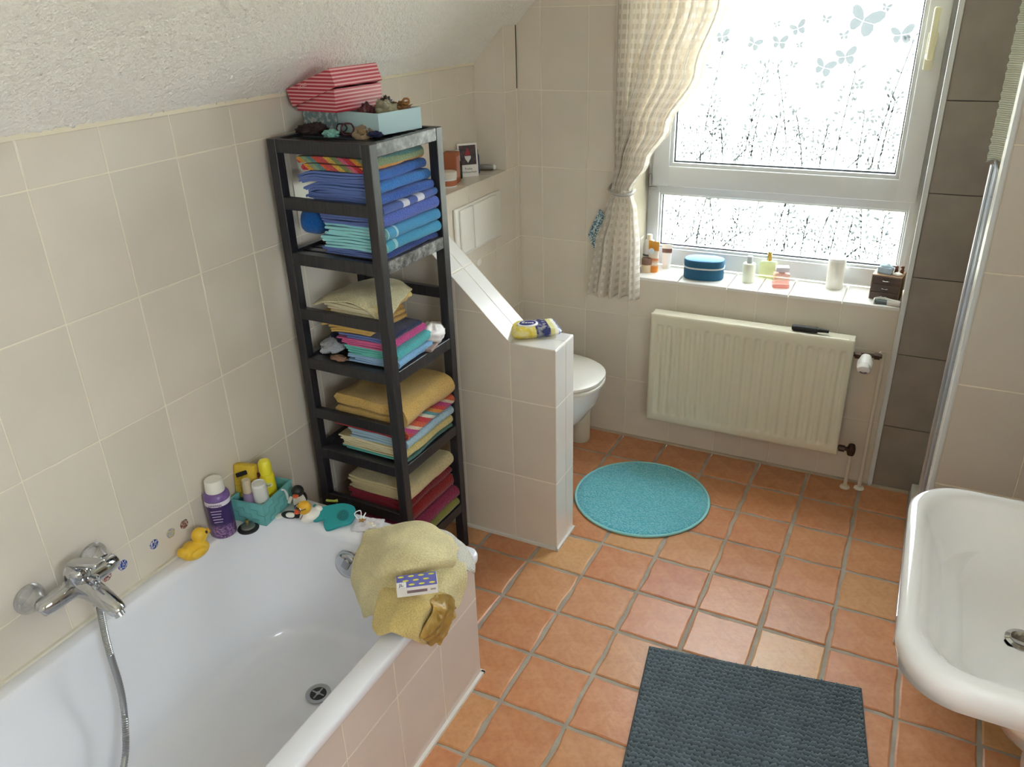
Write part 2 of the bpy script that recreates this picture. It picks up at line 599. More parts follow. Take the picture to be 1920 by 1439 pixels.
# partition with sloped top ---------------------------------------------------
PX1, PXK, PZ = 0.71, 0.545, 0.795
pzl = PZ + (PXK - 0.14) * 1.0
g = 0.0012
outl = [(0.14, 0.0), (PX1 - g, 0.0), (PX1 - g, PZ - g), (PXK - g, PZ - g), (0.14, min(pzl, 1.1914) - g)]
PL = (min(pzl, 1.1914) - PZ) / (PXK - 0.14)
V = [(x, PY0 + g, z) for x, z in outl] + [(x, PY1 - g, z) for x, z in outl]
n = 5
pt = struct('wall_partition', (V, [tuple(range(n)), tuple(range(2 * n - 1, n - 1, -1))] + [(i, n + i, n + (i + 1) % n, (i + 1) % n) for i in range(n)]), M_GROUT,
            'low tiled partition with sloping white top beside the toilet', 'wall')
pc = [(PL, 1, PZ + PL * PXK)]
tiles(pt, (0, PY0, 0), (1, 0, 0), (0, 0, 1), [0.14, 0.342], ROWS[:4] + [1.1914], M_TILE, clips=pc)
tiles(pt, (0, PY0, 0), (1, 0, 0), (0, 0, 1), [0.342, 0.5435], ROWS[:3] + [0.8884, 1.1], M_TILE, clips=pc)
tiles(pt, (0, PY0, 0), (1, 0, 0), (0, 0, 1), [0.5435, PX1], ROWS[:3] + [PZ], M_TILE)
tiles(pt, (0, PY1, 0), (-1, 0, 0), (0, 0, 1), [-PX1, -0.5435, -0.342, -0.14], ROWS[:3] + [0.795, 1.1], M_TILE, clips=[(-PL, 1, PZ + PL * PXK), (0, 1, 1.19)])
tiles(pt, (PX1, 0, 0), (0, 1, 0), (0, 0, 1), [PY0, -0.832, PY1], ROWS[:3] + [PZ - 0.002], M_CAP)
tiles(pt, (0, 0, PZ), (1, 0, 0), (0, 1, 0), [PXK, PX1], [PY0, -0.832, PY1], M_CAP)
sl = math.hypot(PXK - 0.14, PL * (PXK - 0.14))
tiles(pt, (PXK, 0, PZ), Vector((0.14 - PXK, 0, PL * (PXK - 0.14))), (0, -1, 0), [0.0, 0.303, sl], [-PY1, 0.832, -PY0], M_CAP)
bead = [box(0.0, PX1 + 0.004, PY0 - 0.009, PY0, 0.0, 0.010), box(PX1, PX1 + 0.009, PY0 - 0.009, PY1, 0.0, 0.010)]
struct('trim_2', join(*bead), M_SIL, 'white sealant bead along the foot of the partition', 'trim')

# bath apron ------------------------------------------------------------------
AX, AY = 0.745, -1.562
ap = struct('wall_tub_apron', join(box(AX - 0.03, AX - g, YB, AY - g, 0.0, 0.428), box(0.0, AX - 0.03, AY - 0.02, AY - g, 0.0, 0.428)), M_GROUT,
            'tiled side panel under the bathtub rim', 'panel')
ay = [YB] + [round(AY - 0.2 * k, 3) for k in range(10, -1, -1)]
tiles(ap, (AX, 0, 0), (0, 1, 0), (0, 0, 1), ay, [0.0, 0.292, 0.430], M_APRON)
tiles(ap, (0, AY, 0), (-1, 0, 0), (0, 0, 1), [-AX, -0.545, -0.345, -0.145, 0.0], [0.0, 0.292, 0.430], M_APRON)
struct('trim_3', join(box(AX, AX + 0.010, YB, AY + 0.006, 0.0, 0.010), box(0.0, AX + 0.01, AY, AY + 0.008, 0, 0.01)), M_SIL,
       'white sealant bead along the foot of the bathtub panel', 'trim')
struct('trim_4', join(box(0.14, 1.69, -0.012, 0.0, 0.0, 0.008), box(1.70, 1.845, -0.014, -0.004, 0.0, 0.010)), plain('beige_sealant', 'b9ac97', 0.8), 'beige sealant bead at the foot of the window wall', 'trim')

# right side: shower stub wall and closing walls ------------------------------
SY = -0.912
st = struct('wall_shower', box(1.8435, XR, SY + g, SY + 0.10, 0.0, ZC), M_GROUT, 'beige tiled wall end behind the washbasin', 'wall')
tiles(st, (0, SY, 0), (1, 0, 0), (0, 0, 1), [1.852, 2.04, 2.24, XR], ROWS, M_STUB)
tiles(st, (1.842, SY + 0.10, 0), (0, -1, 0), (0, 0, 1), [0.0, 0.092], ROWS, M_STUB)
struct('trim_5', rbox(1.8405, 1.8525, SY - 0.003, SY + 0.010, 0.0, ZC, 0.003, 2), M_PVC, 'white edge strip on the corner of the shower wall', 'trim')
W2 = (-3.45, -2.61, 1.20, 2.00)            # opening for the added, unseen side window
wr = struct('wall_right', join(box(XR, XR + 0.1, W2[1], 0.0, 0, ZC), box(XR, XR + 0.1, YB, W2[0], 0, ZC), box(XR, XR + 0.1, W2[0], W2[1], 0, W2[2]), box(XR, XR + 0.1, W2[0], W2[1], W2[3], ZC)), M_GROUT, 'tiled right wall carrying the washbasin', 'wall')
tiles(wr, (XR, 0, 0), (0, -1, 0), (0, 0, 1), [-SY, 1.11, 1.31, 1.51, 1.71, 1.91, 2.11, 2.31, 2.51], ROWS[:7], M_TILE)
struct('wall_back', box(-0.1, XR + 0.1, YB - 0.1, YB, 0, ZC), M_PAINT, 'plain white wall behind the camera', 'wall')
# ------------------------------------------------------------------ outside
fq = N('rape_field')
fq.set(color=fq.ramp(fq.noise(0.25, detail=4), [(0.35, lin('8f8b5e')), (0.65, lin('a5a06c'))]), rough=1.0, spec=0.0)
fld = obj('field', box(-60, 60, -60, 90, -3.4, -3.2), fq.m, label='pale yellow field outside seen blurred through the frosted panes', cat='field', kind='stuff')

# ------------------------------------------------------------------ window
win = thing('window_1', 'white plastic window with frosted panes printed with butterflies', 'window')
win['kind'] = 'structure'
FX0, FX1, FZ0, FZ1 = 0.647, 1.688, 0.766, 2.155
GZ0, GZ1, GX0, GX1 = 0.848, 1.065, 0.705, 1.645      # lower pane
SX0, SX1, SZ0, SZ1 = 0.668, 1.672, 1.108, 2.14       # sash outer
UX0, UX1, UZ0, UZ1 = 0.752, 1.587, 1.204, 2.05       # upper pane
def frame(x0, x1, z0, z1, a0, a1, b0, b1, y0, y1, r=0.004):
    """rectangular frame: outer x0..x1, z0..z1, opening a0..a1, b0..b1"""
    return join(rbox(x0, a0, y0, y1, z0, z1, r), rbox(a1, x1, y0, y1, z0, z1, r), rbox(a0 - 0.004, a1 + 0.004, y0, y1, z0, b0, r), rbox(a0 - 0.004, a1 + 0.004, y0, y1, b1, z1, r))
obj('frame', frame(FX0, FX1, FZ0, FZ1, GX0 - 0.008, GX1 + 0.008, GZ0 - 0.010, 2.07, WY, WY + 0.06), M_PVC, win, 40)
obj('transom', rbox(GX0 - 0.012, GX1 + 0.012, WY + 0.002, WY + 0.058, GZ1 + 0.008, 1.145, 0.004), M_PVC, win, 40)
obj('lower_glazing_bead', frame(GX0 - 0.010, GX1 + 0.010, GZ0 - 0.010, GZ1 + 0.010, GX0, GX1, GZ0, GZ1, WY + 0.010, WY + 0.03, 0.003), M_PVC, win, 40)
obj('lower_seal', frame(GX0 - 0.004, GX1 + 0.004, GZ0 - 0.004, GZ1 + 0.004, GX0 + 0.004, GX1 - 0.004, GZ0 + 0.005, GZ1 - 0.004, WY + 0.024, WY + 0.032, 0.001), M_DKSEAL, win)
sash = obj('sash', frame(SX0, SX1, SZ0, SZ1, UX0 - 0.014, UX1 + 0.014, UZ0 - 0.014, UZ1, WY - 0.022, WY + 0.03, 0.005), M_PVC, win, 40)
obj('glazing_bead', frame(UX0 - 0.016, UX1 + 0.016, UZ0 - 0.016, UZ1 + 0.012, UX0, UX1, UZ0, UZ1, WY - 0.014, WY + 0.008, 0.003), M_PVC, sash, 40)
obj('seal', frame(UX0 - 0.004, UX1 + 0.004, UZ0 - 0.004, UZ1 + 0.004, UX0 + 0.005, UX1 - 0.005, UZ0 + 0.006, UZ1 - 0.004, WY + 0.002, WY + 0.010, 0.001), M_DKSEAL, sash)

def pane_mat():
    q = N('frosted_film')
    tr = q.n('BsdfTransparent')
    tr.inputs[0].default_value = (0.97, 0.98, 0.99, 1)
    tl_ = q.n('BsdfTranslucent')
    tl_.inputs[0].default_value = (0.95, 0.96, 0.97, 1)
    mx = q.n('MixShader')
    mx.inputs[0].default_value = 0.30
    q.l(tr.outputs[0], mx.inputs[1])
    q.l(tl_.outputs[0], mx.inputs[2])
    q.l(mx.outputs[0], q.out.inputs[0])
    return q.m
M_PANE = pane_mat()
def print_mat(name, c):
    q = N(name)
    tr = q.n('BsdfTranslucent')
    tr.inputs[0].default_value = tuple(c) + (1,)
    df = q.n('BsdfDiffuse')
    df.inputs[0].default_value = (0.45, 0.50, 0.54, 1)
    mx = q.n('MixShader')
    mx.inputs[0].default_value = 0.4
    q.l(tr.outputs[0], mx.inputs[1])
    q.l(df.outputs[0], mx.inputs[2])
    q.l(mx.outputs[0], q.out.inputs[0])
    return q.m
M_PRINT = print_mat('blue_grey_film_print', (0.070, 0.077, 0.082))
M_PRINT2 = print_mat('pale_film_print', (0.077, 0.085, 0.091))
YP, YPL = WY + 0.012, WY + 0.034
obj('upper_pane', box(UX0 - 0.003, UX1 + 0.003, YP, YP + 0.004, UZ0 - 0.003, UZ1 + 0.003), M_PANE, sash, label='frosted upper pane')
lp = obj('lower_pane', box(GX0 - 0.003, GX1 + 0.003, YPL, YPL + 0.004, GZ0 - 0.003, GZ1 + 0.003), M_PANE, win, label='frosted lower pane')

def wing(s, fl):
    up = [(.004, .006), (.004, .12), (.14, .34), (.36, .50), (.56, .50), (.62, .36), (.54, .16), (.38, .035)]
    lo = [(.004, .0), (.37, .025), (.46, -.12), (.42, -.32), (.28, -.44), (.14, -.38), (.03, -.2)]
    return [[(x * s * fl, z * s) for x, z in p] for p in (up, lo)]
def butterfly(u, v, size, rot, yaw=0.85):
    size *= 1.3
    c = at(u, v, y=YP - 0.0006)
    V, F = [], []
    for fl, k in ((1, 1.0), (-1, yaw)):
        for poly in wing(size * k, fl):
            o = len(V)
            cr, sr = math.cos(rot), math.sin(rot)
            V += [(x * cr - z * sr, 0.0, x * sr + z * cr) for x, z in poly]
            F.append(tuple(range(o, o + len(poly))))
    obj('butterfly', (V, F), M_PRINT2 if size > 0.06 else M_PRINT, sash, loc=c)
for b in ((1618, 40, .078, -.35), (1690, 66, .052, .1), (1585, 107, .050, .15), (1544, 127, .050, -.3), (1496, 54, .040, .35), (1461, 80, .040, -.05),
          (1413, 82, .038, -.4), (1354, 69, .040, .15), (1549, 36, .023, -.2), (1662, 14, .022, -.2), (1457, 46, .019, .3), (1582, 67, .024, .2), (1499, 85, .018, .2),
          (1487, 121, .020, -.3), (1537, 160, .024, .2), (1611, 161, .023, .15), (1394, 125, .019, -.2)):
    butterfly(*b)

def grass(x0, x1, z0, z1, y, seed, tall, cut):
    rg = random.Random(seed)
    V, F = [], []
    def quad(p, q, wd):
        dx, dz = q[0] - p[0], q[1] - p[1]
        Ln = math.hypot(dx, dz) or 1
        ox, oz = -dz / Ln * wd, dx / Ln * wd
        o = len(V)
        for a in ((p[0] + ox, p[1] + oz), (p[0] - ox, p[1] - oz), (q[0] - ox, q[1] - oz), (q[0] + ox, q[1] + oz)):
            V.append((min(max(a[0], x0), x1), y, min(max(a[1], z0), z1)))
        F.append((o, o + 1, o + 2, o + 3))
    taken = {}
    def leaf(p, a, ln):
        ce = (p[0] + math.cos(a) * ln / 2, p[1] + math.sin(a) * ln / 2)
        key = (round(ce[0] / .007), round(ce[1] / .007))
        if any((key[0] + i_, key[1] + j_) in taken for i_ in (-1, 0, 1) for j_ in (-1, 0, 1)):
            return
        taken[key] = 1
        wd = ln * 0.27
        ca, sa = math.cos(a), math.sin(a)
        o = len(V)
        for l_, s_ in ((0, 0), (ln * 0.4, wd), (ln, 0), (ln * 0.5, -wd)):
            V.append((min(max(p[0] + ca * l_ - sa * s_, x0), x1), y, min(max(p[1] + sa * l_ + ca * s_, z0), z1)))
        F.append((o, o + 1, o + 2, o + 3))
    wdt = x1 - x0
    for fx, h, lean in tall:
        x, z = x0 + fx * wdt, z0
        pts = [(x + lean * (t ** 1.4), z + h * t) for t in [i / 9 for i in range(10)]]
        for a, b in zip(pts, pts[1:]):
            quad(a, b, 0.0022)
        for k in range(3, 10):
            p = pts[k]
            for s in (-1, 1):
                if rg.random() < 0.85:
                    ln = rg.uniform(0.015, 0.04) * (1.25 - 0.07 * k)
                    a = PI / 2 - s * rg.uniform(0.4, 1.1)
                    e = (p[0] + math.cos(a) * ln, p[1] + math.sin(a) * ln)
                    quad(p, e, 0.0014)
                    for _ in range(5):
                        leaf((e[0] + rg.uniform(-.006, .006), e[1] + rg.uniform(-.006, .006)), a + rg.uniform(-.7, .7), rg.uniform(0.012, 0.024))
        for _ in range(4):
            leaf(pts[-1], PI / 2 + rg.uniform(-.5, .5), rg.uniform(0.014, 0.026))
    for _ in range(int(120 * wdt / 0.84)):                       # low growth
        x = rg.uniform(x0 + .01, x1 - .01)
        h = rg.random() ** 2 * cut
        ln = rg.uniform(0.02, 0.05)
        a = PI / 2 + rg.uniform(-.5, .5)
        p = (x, z0 + h * 0.8)
        quad(p, (p[0] + math.cos(a) * ln, p[1] + math.sin(a) * ln), 0.0014)
        for _ in range(5):
            leaf((p[0] + rg.uniform(-.015, .015), p[1] + rg.uniform(0, .04)), a + rg.uniform(-1.1, 1.1), rg.uniform(0.010, 0.019))
    for fx in (0.10, 0.28, 0.80):
        x = x0 + fx * wdt
        quad((x, z0 + 0.004), (x + 0.045, z0 + 0.055), 0.003)
    return V, F
gu = grass(UX0 + 0.006, UX1 - 0.006, UZ0 + 0.006, UZ1, YP - 0.0006, 3, [(0.12, .44, .06), (0.17, .22, .0), (0.33, .36, .05), (0.36, .2, .02), (0.53, .36, -.07), (0.60, .19, -.04), (0.74, .34, .03), (0.90, .44, .07), (0.93, .25, .02), (0.84, .2, .0), (0.23, .16, -.02), (0.45, .17, .02), (.68, .15, .01)], .16)
obj('grass_print', gu, M_PRINT, sash, kind='stuff', label='printed grass stems on the upper pane')
gl_ = grass(GX0 + 0.006, GX1 - 0.006, GZ0 + 0.006, GZ1 - 0.005, YPL - 0.0006, 5, [(0.06, .24, .02), (0.16, .22, .03), (0.24, .2, -.03), (0.40, .22, .02), (0.5, .25, .04), (0.55, .2, .0), (0.68, .24, .05), (0.74, .22, .02), (0.86, .2, -.02), (0.93, .18, .0), (.33, .16, .01), (.62, .15, .01), (.8, .17, .01)], .17)
obj('grass_print', gl_, M_PRINT, lp, kind='stuff', label='printed grass stems on the lower pane')

# handle and hinge
hd = obj('handle_plate', rbox(1.614, 1.644, WY - 0.034, WY - 0.022, 1.565, 1.685, 0.004), plain('yellowed_white_plastic', 'd9d6bf', 0.35), sash, 40)
obj('handle', join(mv(xf(lathe([(0.013, 0), (0.013, 0.03), (0.011, 0.034)], 16), RX(PI / 2)), 1.629, WY - 0.034, 1.612),
                   rbox(1.619, 1.640, WY - 0.078, WY - 0.062, 1.60, 1.765, 0.007, 3)), plain('yellowed_handle', 'd6d3b4', 0.35), sash, 40)
obj('hinge', join(mv(lathe([(0.006, 0), (0.006, 0.05)], 10), 0.662, WY - 0.028, 1.105), rbox(0.655, 0.690, WY - 0.030, WY - 0.016, 1.088, 1.104, 0.003)), M_STEEL, win, 40)

# ------------------------------------------------------------------ curtain
def curtain_mat():
    q = N('checked_sheer_curtain')
    uv = q.n('UVMap').outputs[0]
    sp = q.n('SeparateXYZ')
    q.l(uv, sp.inputs[0])
    def band(o, k, th):
        m = q.n('Math', operation='MULTIPLY'); m.inputs[1].default_value = k
        q.l(o, m.inputs[0])
        fr = q.n('Math', operation='FRACT'); q.l(m.outputs[0], fr.inputs[0])
        gt = q.n('Math', operation='GREATER_THAN'); gt.inputs[1].default_value = th
        q.l(fr.outputs[0], gt.inputs[0])
        return gt.outputs[0]
    a, b = band(sp.outputs[0], 34, 0.48), band(sp.outputs[1], 30, 0.48)
    sq = q.n('Math', operation='MULTIPLY'); q.l(a, sq.inputs[0]); q.l(b, sq.inputs[1])
    mm = q.n('Math', operation='MAXIMUM'); q.l(sq.outputs[0], mm.inputs[0]); mm.inputs[1].default_value = 0.0
    col = q.mix(sq.outputs[0], lin('ebe6de'), lin('dfd8cc'))
    df = q.n('BsdfDiffuse'); q.l(col, df.inputs[0])
    tl2 = q.n('BsdfTranslucent'); q.l(col, tl2.inputs[0])
    tp = q.n('BsdfTransparent')
    m1 = q.n('MixShader'); m1.inputs[0].default_value = 0.35
    q.l(df.outputs[0], m1.inputs[1]); q.l(tl2.outputs[0], m1.inputs[2])
    m2 = q.n('MixShader')
    al = q.ramp(sq.outputs[0], [(0, (0.06,) * 3), (1, (0.16,) * 3)])
    q.l(al, m2.inputs[0]); q.l(m1.outputs[0], m2.inputs[1]); q.l(tp.outputs[0], m2.inputs[2])
    q.l(m2.outputs[0], q.out.inputs[0])
    return q.m
M_CURT = curtain_mat()
cur = thing('curtain', 'white checked sheer curtain tied back left of the window', 'curtain', (0.6, -0.05, 0.69))
def sheet(name, keys, folds, amp, ph, y0, ns=90, nt=80, uw=1.0):
    """keys: (z, xleft, xright, depth amplitude factor)"""
    def interp(z, i):
        for a, b in zip(keys, keys[1:]):
            if a[0] >= z >= b[0]:
                t = (a[0] - z) / (a[0] - b[0])
                t = t * t * (3 - 2 * t) if i != 3 else t
                return a[i] + (b[i] - a[i]) * t
        return keys[-1][i]
    V, F, UV = [], [], []
    zt, zb = keys[0][0], keys[-1][0]
    for j in range(nt + 1):
        z = zt + (zb - zt) * j / nt
        xl, xr, am, yo = (interp(z, i) for i in (1, 2, 3, 4))
        for i in range(ns + 1):
            s = i / ns
            w_ = math.sin(2 * PI * folds * s + ph) + 0.35 * math.sin(2 * PI * folds * 2.3 * s + 1 + ph + z * 2)
            x = xl + (xr - xl) * (s + 0.012 * math.sin(2 * PI * folds * s * 1.0 + 1.4))
            y = y0 + yo + amp * am * w_
            zz = z + 0.006 * math.sin(9 * s + ph) * (1 if j == nt else 0)
            V.append((x - 0.6, y + 0.05, zz - 0.69))
            UV.append((s * uw, z))
    for j in range(nt):
        for i in range(ns):
            a = j * (ns + 1) + i
            F.append((a, a + ns + 1, a + ns + 2, a + 1))
    me = mesh(name, (V, F), 180)
    ul = me.uv_layers.new(name='UVMap')
    for lp_ in me.loops:
        ul.data[lp_.index].uv = UV[lp_.vertex_index]
    o = obj(name, me, M_CURT, cur)
    solid(o, 0.0008, 0)
    return o
# back drop hanging straight, front drop swept across, and the gathered tail below the tie
sheet('back_drop', [(2.25, .565, .78, 1, 0), (1.81, .570, .735, 1, 0), (1.35, .574, .675, .8, 0), (1.13, .578, .628, .45, 0.005)], 5, 0.013, 0.3, -0.036, uw=.42)
sheet('front_drop', [(2.25, .80, 1.12, 1, -.012), (1.81, .720, .985, 1, -.012), (1.58, .668, .915, .95, -.012), (1.38, .622, .805, .8, -.01), (1.25, .597, .727, .6, 0), (1.13, .580, .660, .4, 0)], 6, 0.030, 1.2, -0.068, uw=1.3)
sheet('tail', [(1.13, .580, .660, .45, 0), (1.05, .552, .682, .7, -.005), (0.90, .508, .698, .95, -.01), (0.69, .478, .704, 1.2, -.012)], 5, 0.022, 1.2, -0.062, uw=.5)
tieb = obj('tieback', tube(smooth_path([(-.038, .045, .452), (-.030, -.02, .440), (.02, -.045, .430), (.062, -.03, .432), (.065, 0.02, .44)], 5), 0.006, 8), plain('grey_cord', 'a9a6a2', 0.8), cur, 60)
obj('tieback_knob', ellipsoid(at(1143, 358, y=-0.03) - Vector((0.6, -0.05, 0.69)), 0.013, 0.013, 0.013), plain('pale_wood_knob', 'd8ccb8', 0.5), cur, 60)
def blue_print():
    q = N('blue_patterned_cotton')
    q.set(color=q.ramp(q.noise(170, q.coord('Object'), 3, 0.7), [(0.44, lin('2f5c78')), (0.5, lin('88a9b5')), (0.56, lin('d7dfe0'))]), rough=0.9)
    return q.m
pch = [at(1124, 392, y=-.02), at(1135, 405, y=-.02), at(1130, 470, y=-.02), at(1112, 466, y=-.02), at(1103, 440, y=-.02)]
c0 = pch[0].copy()
V = [tuple(p - c0 + Vector((0, 0.004 * (i % 2), 0))) for i, p in enumerate(pch)]
solid(obj('patterned_cloth', (V, [(0, 4, 3), (0, 3, 2), (0, 2, 1)]), blue_print(), label='small blue patterned cloth hanging behind the curtain', cat='cloth', loc=c0), 0.006, 0)

# ------------------------------------------------------------------ radiator
M_RAD = plain('cream_radiator_paint', 'd8d3bf', 0.32)
rx0, rx1, rz0, rz1, ryf, ryb = 0.777, 1.560, 0.163, 0.655, -0.112, -0.050
rad = thing('radiator', 'cream ribbed panel radiator mounted below the window', 'radiator', (1.168, -0.08, 0.163))
def rad_front():
    V, F = [], []
    W_, H_ = rx1 - rx0, rz1 - rz0
    nr, pitch, x_first = 19, (1.526 - 0.820) / 18, 0.820
    xs = [rx0, rx0 + .004, rx0 + .012, rx0 + 0.028]
    for k in range(nr):
        c = x_first + pitch * k
        xs += [c - .0145, c - .0095, c - .0065, c, c + .0065, c + .0095, c + .0145]
    xs += [rx1 - 0.022, rx1 - .012, rx1 - .004, rx1]
    zs = [rz0, rz0 + .004, rz0 + .012, rz0 + .03, .196, .203, .209, .215, .225] + [.26 + .055 * k for k in range(6)] + [.580, .590, .597, .603, .609, .616, rz1 - .03, rz1 - .012, rz1 - .004, rz1]
    zs = sorted(set(round(z, 4) for z in zs))
    for z in zs:
        for x in xs:
            y = ryf
            k = round((x - x_first) / pitch)
            if 0 <= k < nr and 0.820 - .02 < x < 1.526 + .02:
                dx = abs(x - (x_first + pitch * k))
                dz = max(0, z - 0.597, 0.212 - z)
                dd = math.hypot(dx, dz)
                t = min(1, max(0, (0.0135 - dd) / 0.0075))
                y += 0.0065 * t * t * (3 - 2 * t)
            e = min(x - rx0, rx1 - x, z - rz0, rz1 - z)
            if e < 0.012:
                y += 0.008 * (1 - e / 0.012) ** 2
            V.append((x - 1.168, y + 0.08, z - 0.163))
    nx = len(xs)
    for j in range(len(zs) - 1):
        for i in range(nx - 1):
            a = j * nx + i
            F.append((a, a + 1, a + nx + 1, a + nx))
    return V, F
solid(obj('front_panel', rad_front(), M_RAD, rad, 50), 0.002, -1)
obj('casing', rbox(rx0 - 1.168 + .003, rx1 - 1.168 - .003, -0.020, 0.034, .004, rz1 - .163 - .003, .004), M_RAD, rad, 40)
M_VALVE = plain('dark_bronze_valve', '4a3b33', 0.35, metal=0.7)
obj('top_valve', join(tube([(1.545 - 1.168, 0, .425), (1.655 - 1.168, 0.02, .425)], .0085, 10), mv(xf(lathe([(.015, 0), (.015, .02)], 6), RY(PI / 2)), 1.565 - 1.168, 0, .425),
                      mv(xf(lathe([(.014, 0), (.014, .02)], 6), RY(PI / 2)), 1.63 - 1.168, .015, .425)), M_VALVE, rad, 40)
def thermo():
    q = N('thermostat_knob')
    sp = q.n('SeparateXYZ'); q.l(q.coord('Object'), sp.inputs[0])
    q.set(color=lin('e9e8e6'), rough=0.35)
    return q.m
M_KNOB = thermo()
kd = xf(lathe([(.018, 0), (.021, .01), (.024, .02), (.025, .05), (.022, .065), (.015, .068)], 28), RX(PI / 2 + .5))
th = obj('thermostat', mv(kd, 1.604 - 1.168, -.005, .425), M_KNOB, rad, 40)
rib = []
for k in range(24):
    a = 2 * PI * k / 24
    rib.append(xf(box(-.0012, .0012, .0235, .0265, .024, .05), RX(PI / 2 + .5) @ RZ(a)))
obj('grip_rib', mv(join(*rib), 1.604 - 1.168, -.005, .425), M_KNOB, th)
for k in range(7):
    a = PI / 2 + (k - 3) * .33
    obj('dial_mark', mv(xf(box(-.0013, .0013, .009, .016, .0675, .0688), RX(PI / 2 + .5) @ RZ(a + PI / 2)), 1.604 - 1.168, -.005, .425), plain('dark_print', '55565a', .5), th)
obj('bottom_valve', join(tube([(1.545 - 1.168, 0, .025), (1.61 - 1.168, 0.01, .018)], .009, 10), mv(xf(lathe([(.014, 0), (.014, .022)], 8), RY(PI / 2)), 1.562 - 1.168, 0, .023),
                         mv(lathe([(.013, 0), (.016, .012), (.016, .03), (.012, .045)], 12), 1.608 - 1.168, .012, -.005)), M_VALVE, rad, 40)
M_PIPE = plain('cream_pipe_paint', 'd6cdbd', 0.4)
def pipe(x, y, z1, top=None):
    pts = [(x - 1.168, y + .08, -.163), (x - 1.168, y + .08, z1 - .163)]
    if top:
        pts += [(x - 1.168 - .002, y + .08, z1 - .163 + .012), (x - 1.168 - .014, y + .078, z1 - .163 + .022)]
    return tube(pts, .0075, 10)
obj('pipe', pipe(1.660, -.045, .575, 1), M_PIPE, rad, 60)
obj('pipe', pipe(1.608, -.060, .168), M_PIPE, rad, 60)
obj('pipe_rosette', mv(lathe([(.02, 0), (.018, .006), (.009, .009)], 16), 1.660 - 1.168, .035, -.162), M_PIPE, rad, 60)
obj('pipe_rosette', mv(lathe([(.02, 0), (.018, .006), (.009, .009)], 16), 1.608 - 1.168, .02, -.162), M_PIPE, rad, 60)
br = thing('hairbrush', 'black hairbrush lying on top of the radiator', 'brush', (1.39, -0.085, 0.655))
obj('brush_head', rbox(-.062, .035, -.012, .012, 0, .022, .008, 3), M_BLACKRUB, br, 50)
obj('brush_handle', tube([(.03, 0, .012), (.05, 0, .013), (.072, 0, .012)], [.009, .008, .006], 10), M_BLACKRUB, br, 50)

# ------------------------------------------------------------------ flush plate, button, toilet, brush holder
fp = thing('flush_plate', 'white two-button flush plate on the low toilet wall', 'flush plate', (0.14, -0.383, 0.94))
obj('plate', rbox(0, .012, -.185, .185, 0, .19, .006, 3), M_PLASTIC, fp, 40)
obj('flush_button', rbox(.010, .020, -.055, .135, .012, .182, .006, 3), M_PLASTIC, fp, 40)
obj('flush_button', rbox(.010, .020, -.160, -.060, .012, .182, .006, 3), M_PLASTIC, fp, 40)
obj('cover_cap', mv(xf(lathe([(.020, 0), (.019, .004), (.012, .006)], 20, .75), RY(PI / 2)), 0.14, -.391, .878), M_PLASTIC, smooth=40, label='small round white cap on the wall below the flush plate', cat='cap')

to = thing('toilet', 'white wall-hung toilet with closed lid behind the partition', 'toilet', (0.14, -0.362, 0.0))
def oval(xc, hl, hw, n=40, k=2.3):
    pts = []
    for i in range(n):
        a = 2 * PI * i / n
        ca, sa = math.cos(a), math.sin(a)
        ex = 2 / k if ca > 0 else 2 / 4.0
        pts.append((xc + hl * math.copysign(abs(ca) ** ex, ca), hw * math.copysign(abs(sa) ** (2 / k), sa)))
    return pts
def rings(rs):
    V, F = [], []
    n_ = len(rs[0][0])
    for poly, z in rs:
        V += [(x, y, z) for x, y in poly]
    for j in range(len(rs) - 1):
        for i in range(n_):
            k = (i + 1) % n_
            F.append((j * n_ + i, j * n_ + k, (j + 1) * n_ + k, (j + 1) * n_ + i))
    F.append(tuple(range(n_ - 1, -1, -1)))
    F.append(tuple((len(rs) - 1) * n_ + i for i in range(n_)))
    return V, F
obj('bowl', rings([(oval(.13, .13, .09), .13), (oval(.18, .18, .13), .17), (oval(.225, .225, .155), .25), (oval(.25, .25, .17), .33), (oval(.258, .257, .178), .39), (oval(.26, .258, .18), .405)]), M_CERAM, to, 50)
obj('seat', rings([(oval(.285, .235, .184), .407), (oval(.287, .240, .188), .412), (oval(.287, .240, .188), .420), (oval(.285, .236, .185), .424)]), M_PLASTIC, to, 50)
obj('lid', rings([(oval(.285, .236, .184), .428), (oval(.287, .240, .188), .432), (oval(.287, .240, .188), .442), (oval(.284, .232, .18), .449), (oval(.275, .20, .15), .453)]), M_PLASTIC, to, 50)
obj('hinge_block', rbox(.035, .062, -.09, .09, .405, .447, .006), M_PLASTIC, to, 40)
bh = thing('toilet_brush_holder', 'cream plastic brush holder standing under the toilet', 'brush holder', (0.475, -0.118, 0.0))
obj('holder', lathe([(.043, 0), (.045, .004), (.046, .165), (.044, .168), (.042, .165), (.041, .02), (0.0, .015)], 28), plain('cream_plastic', 'd3cbb9', .4), bh, 40)
obj('brush_handle', tube([(.01, .01, .02), (.004, .004, .16), (0, 0, .21)], .006, 8), plain('dark_handle', '6a645c', .5), bh, 60)

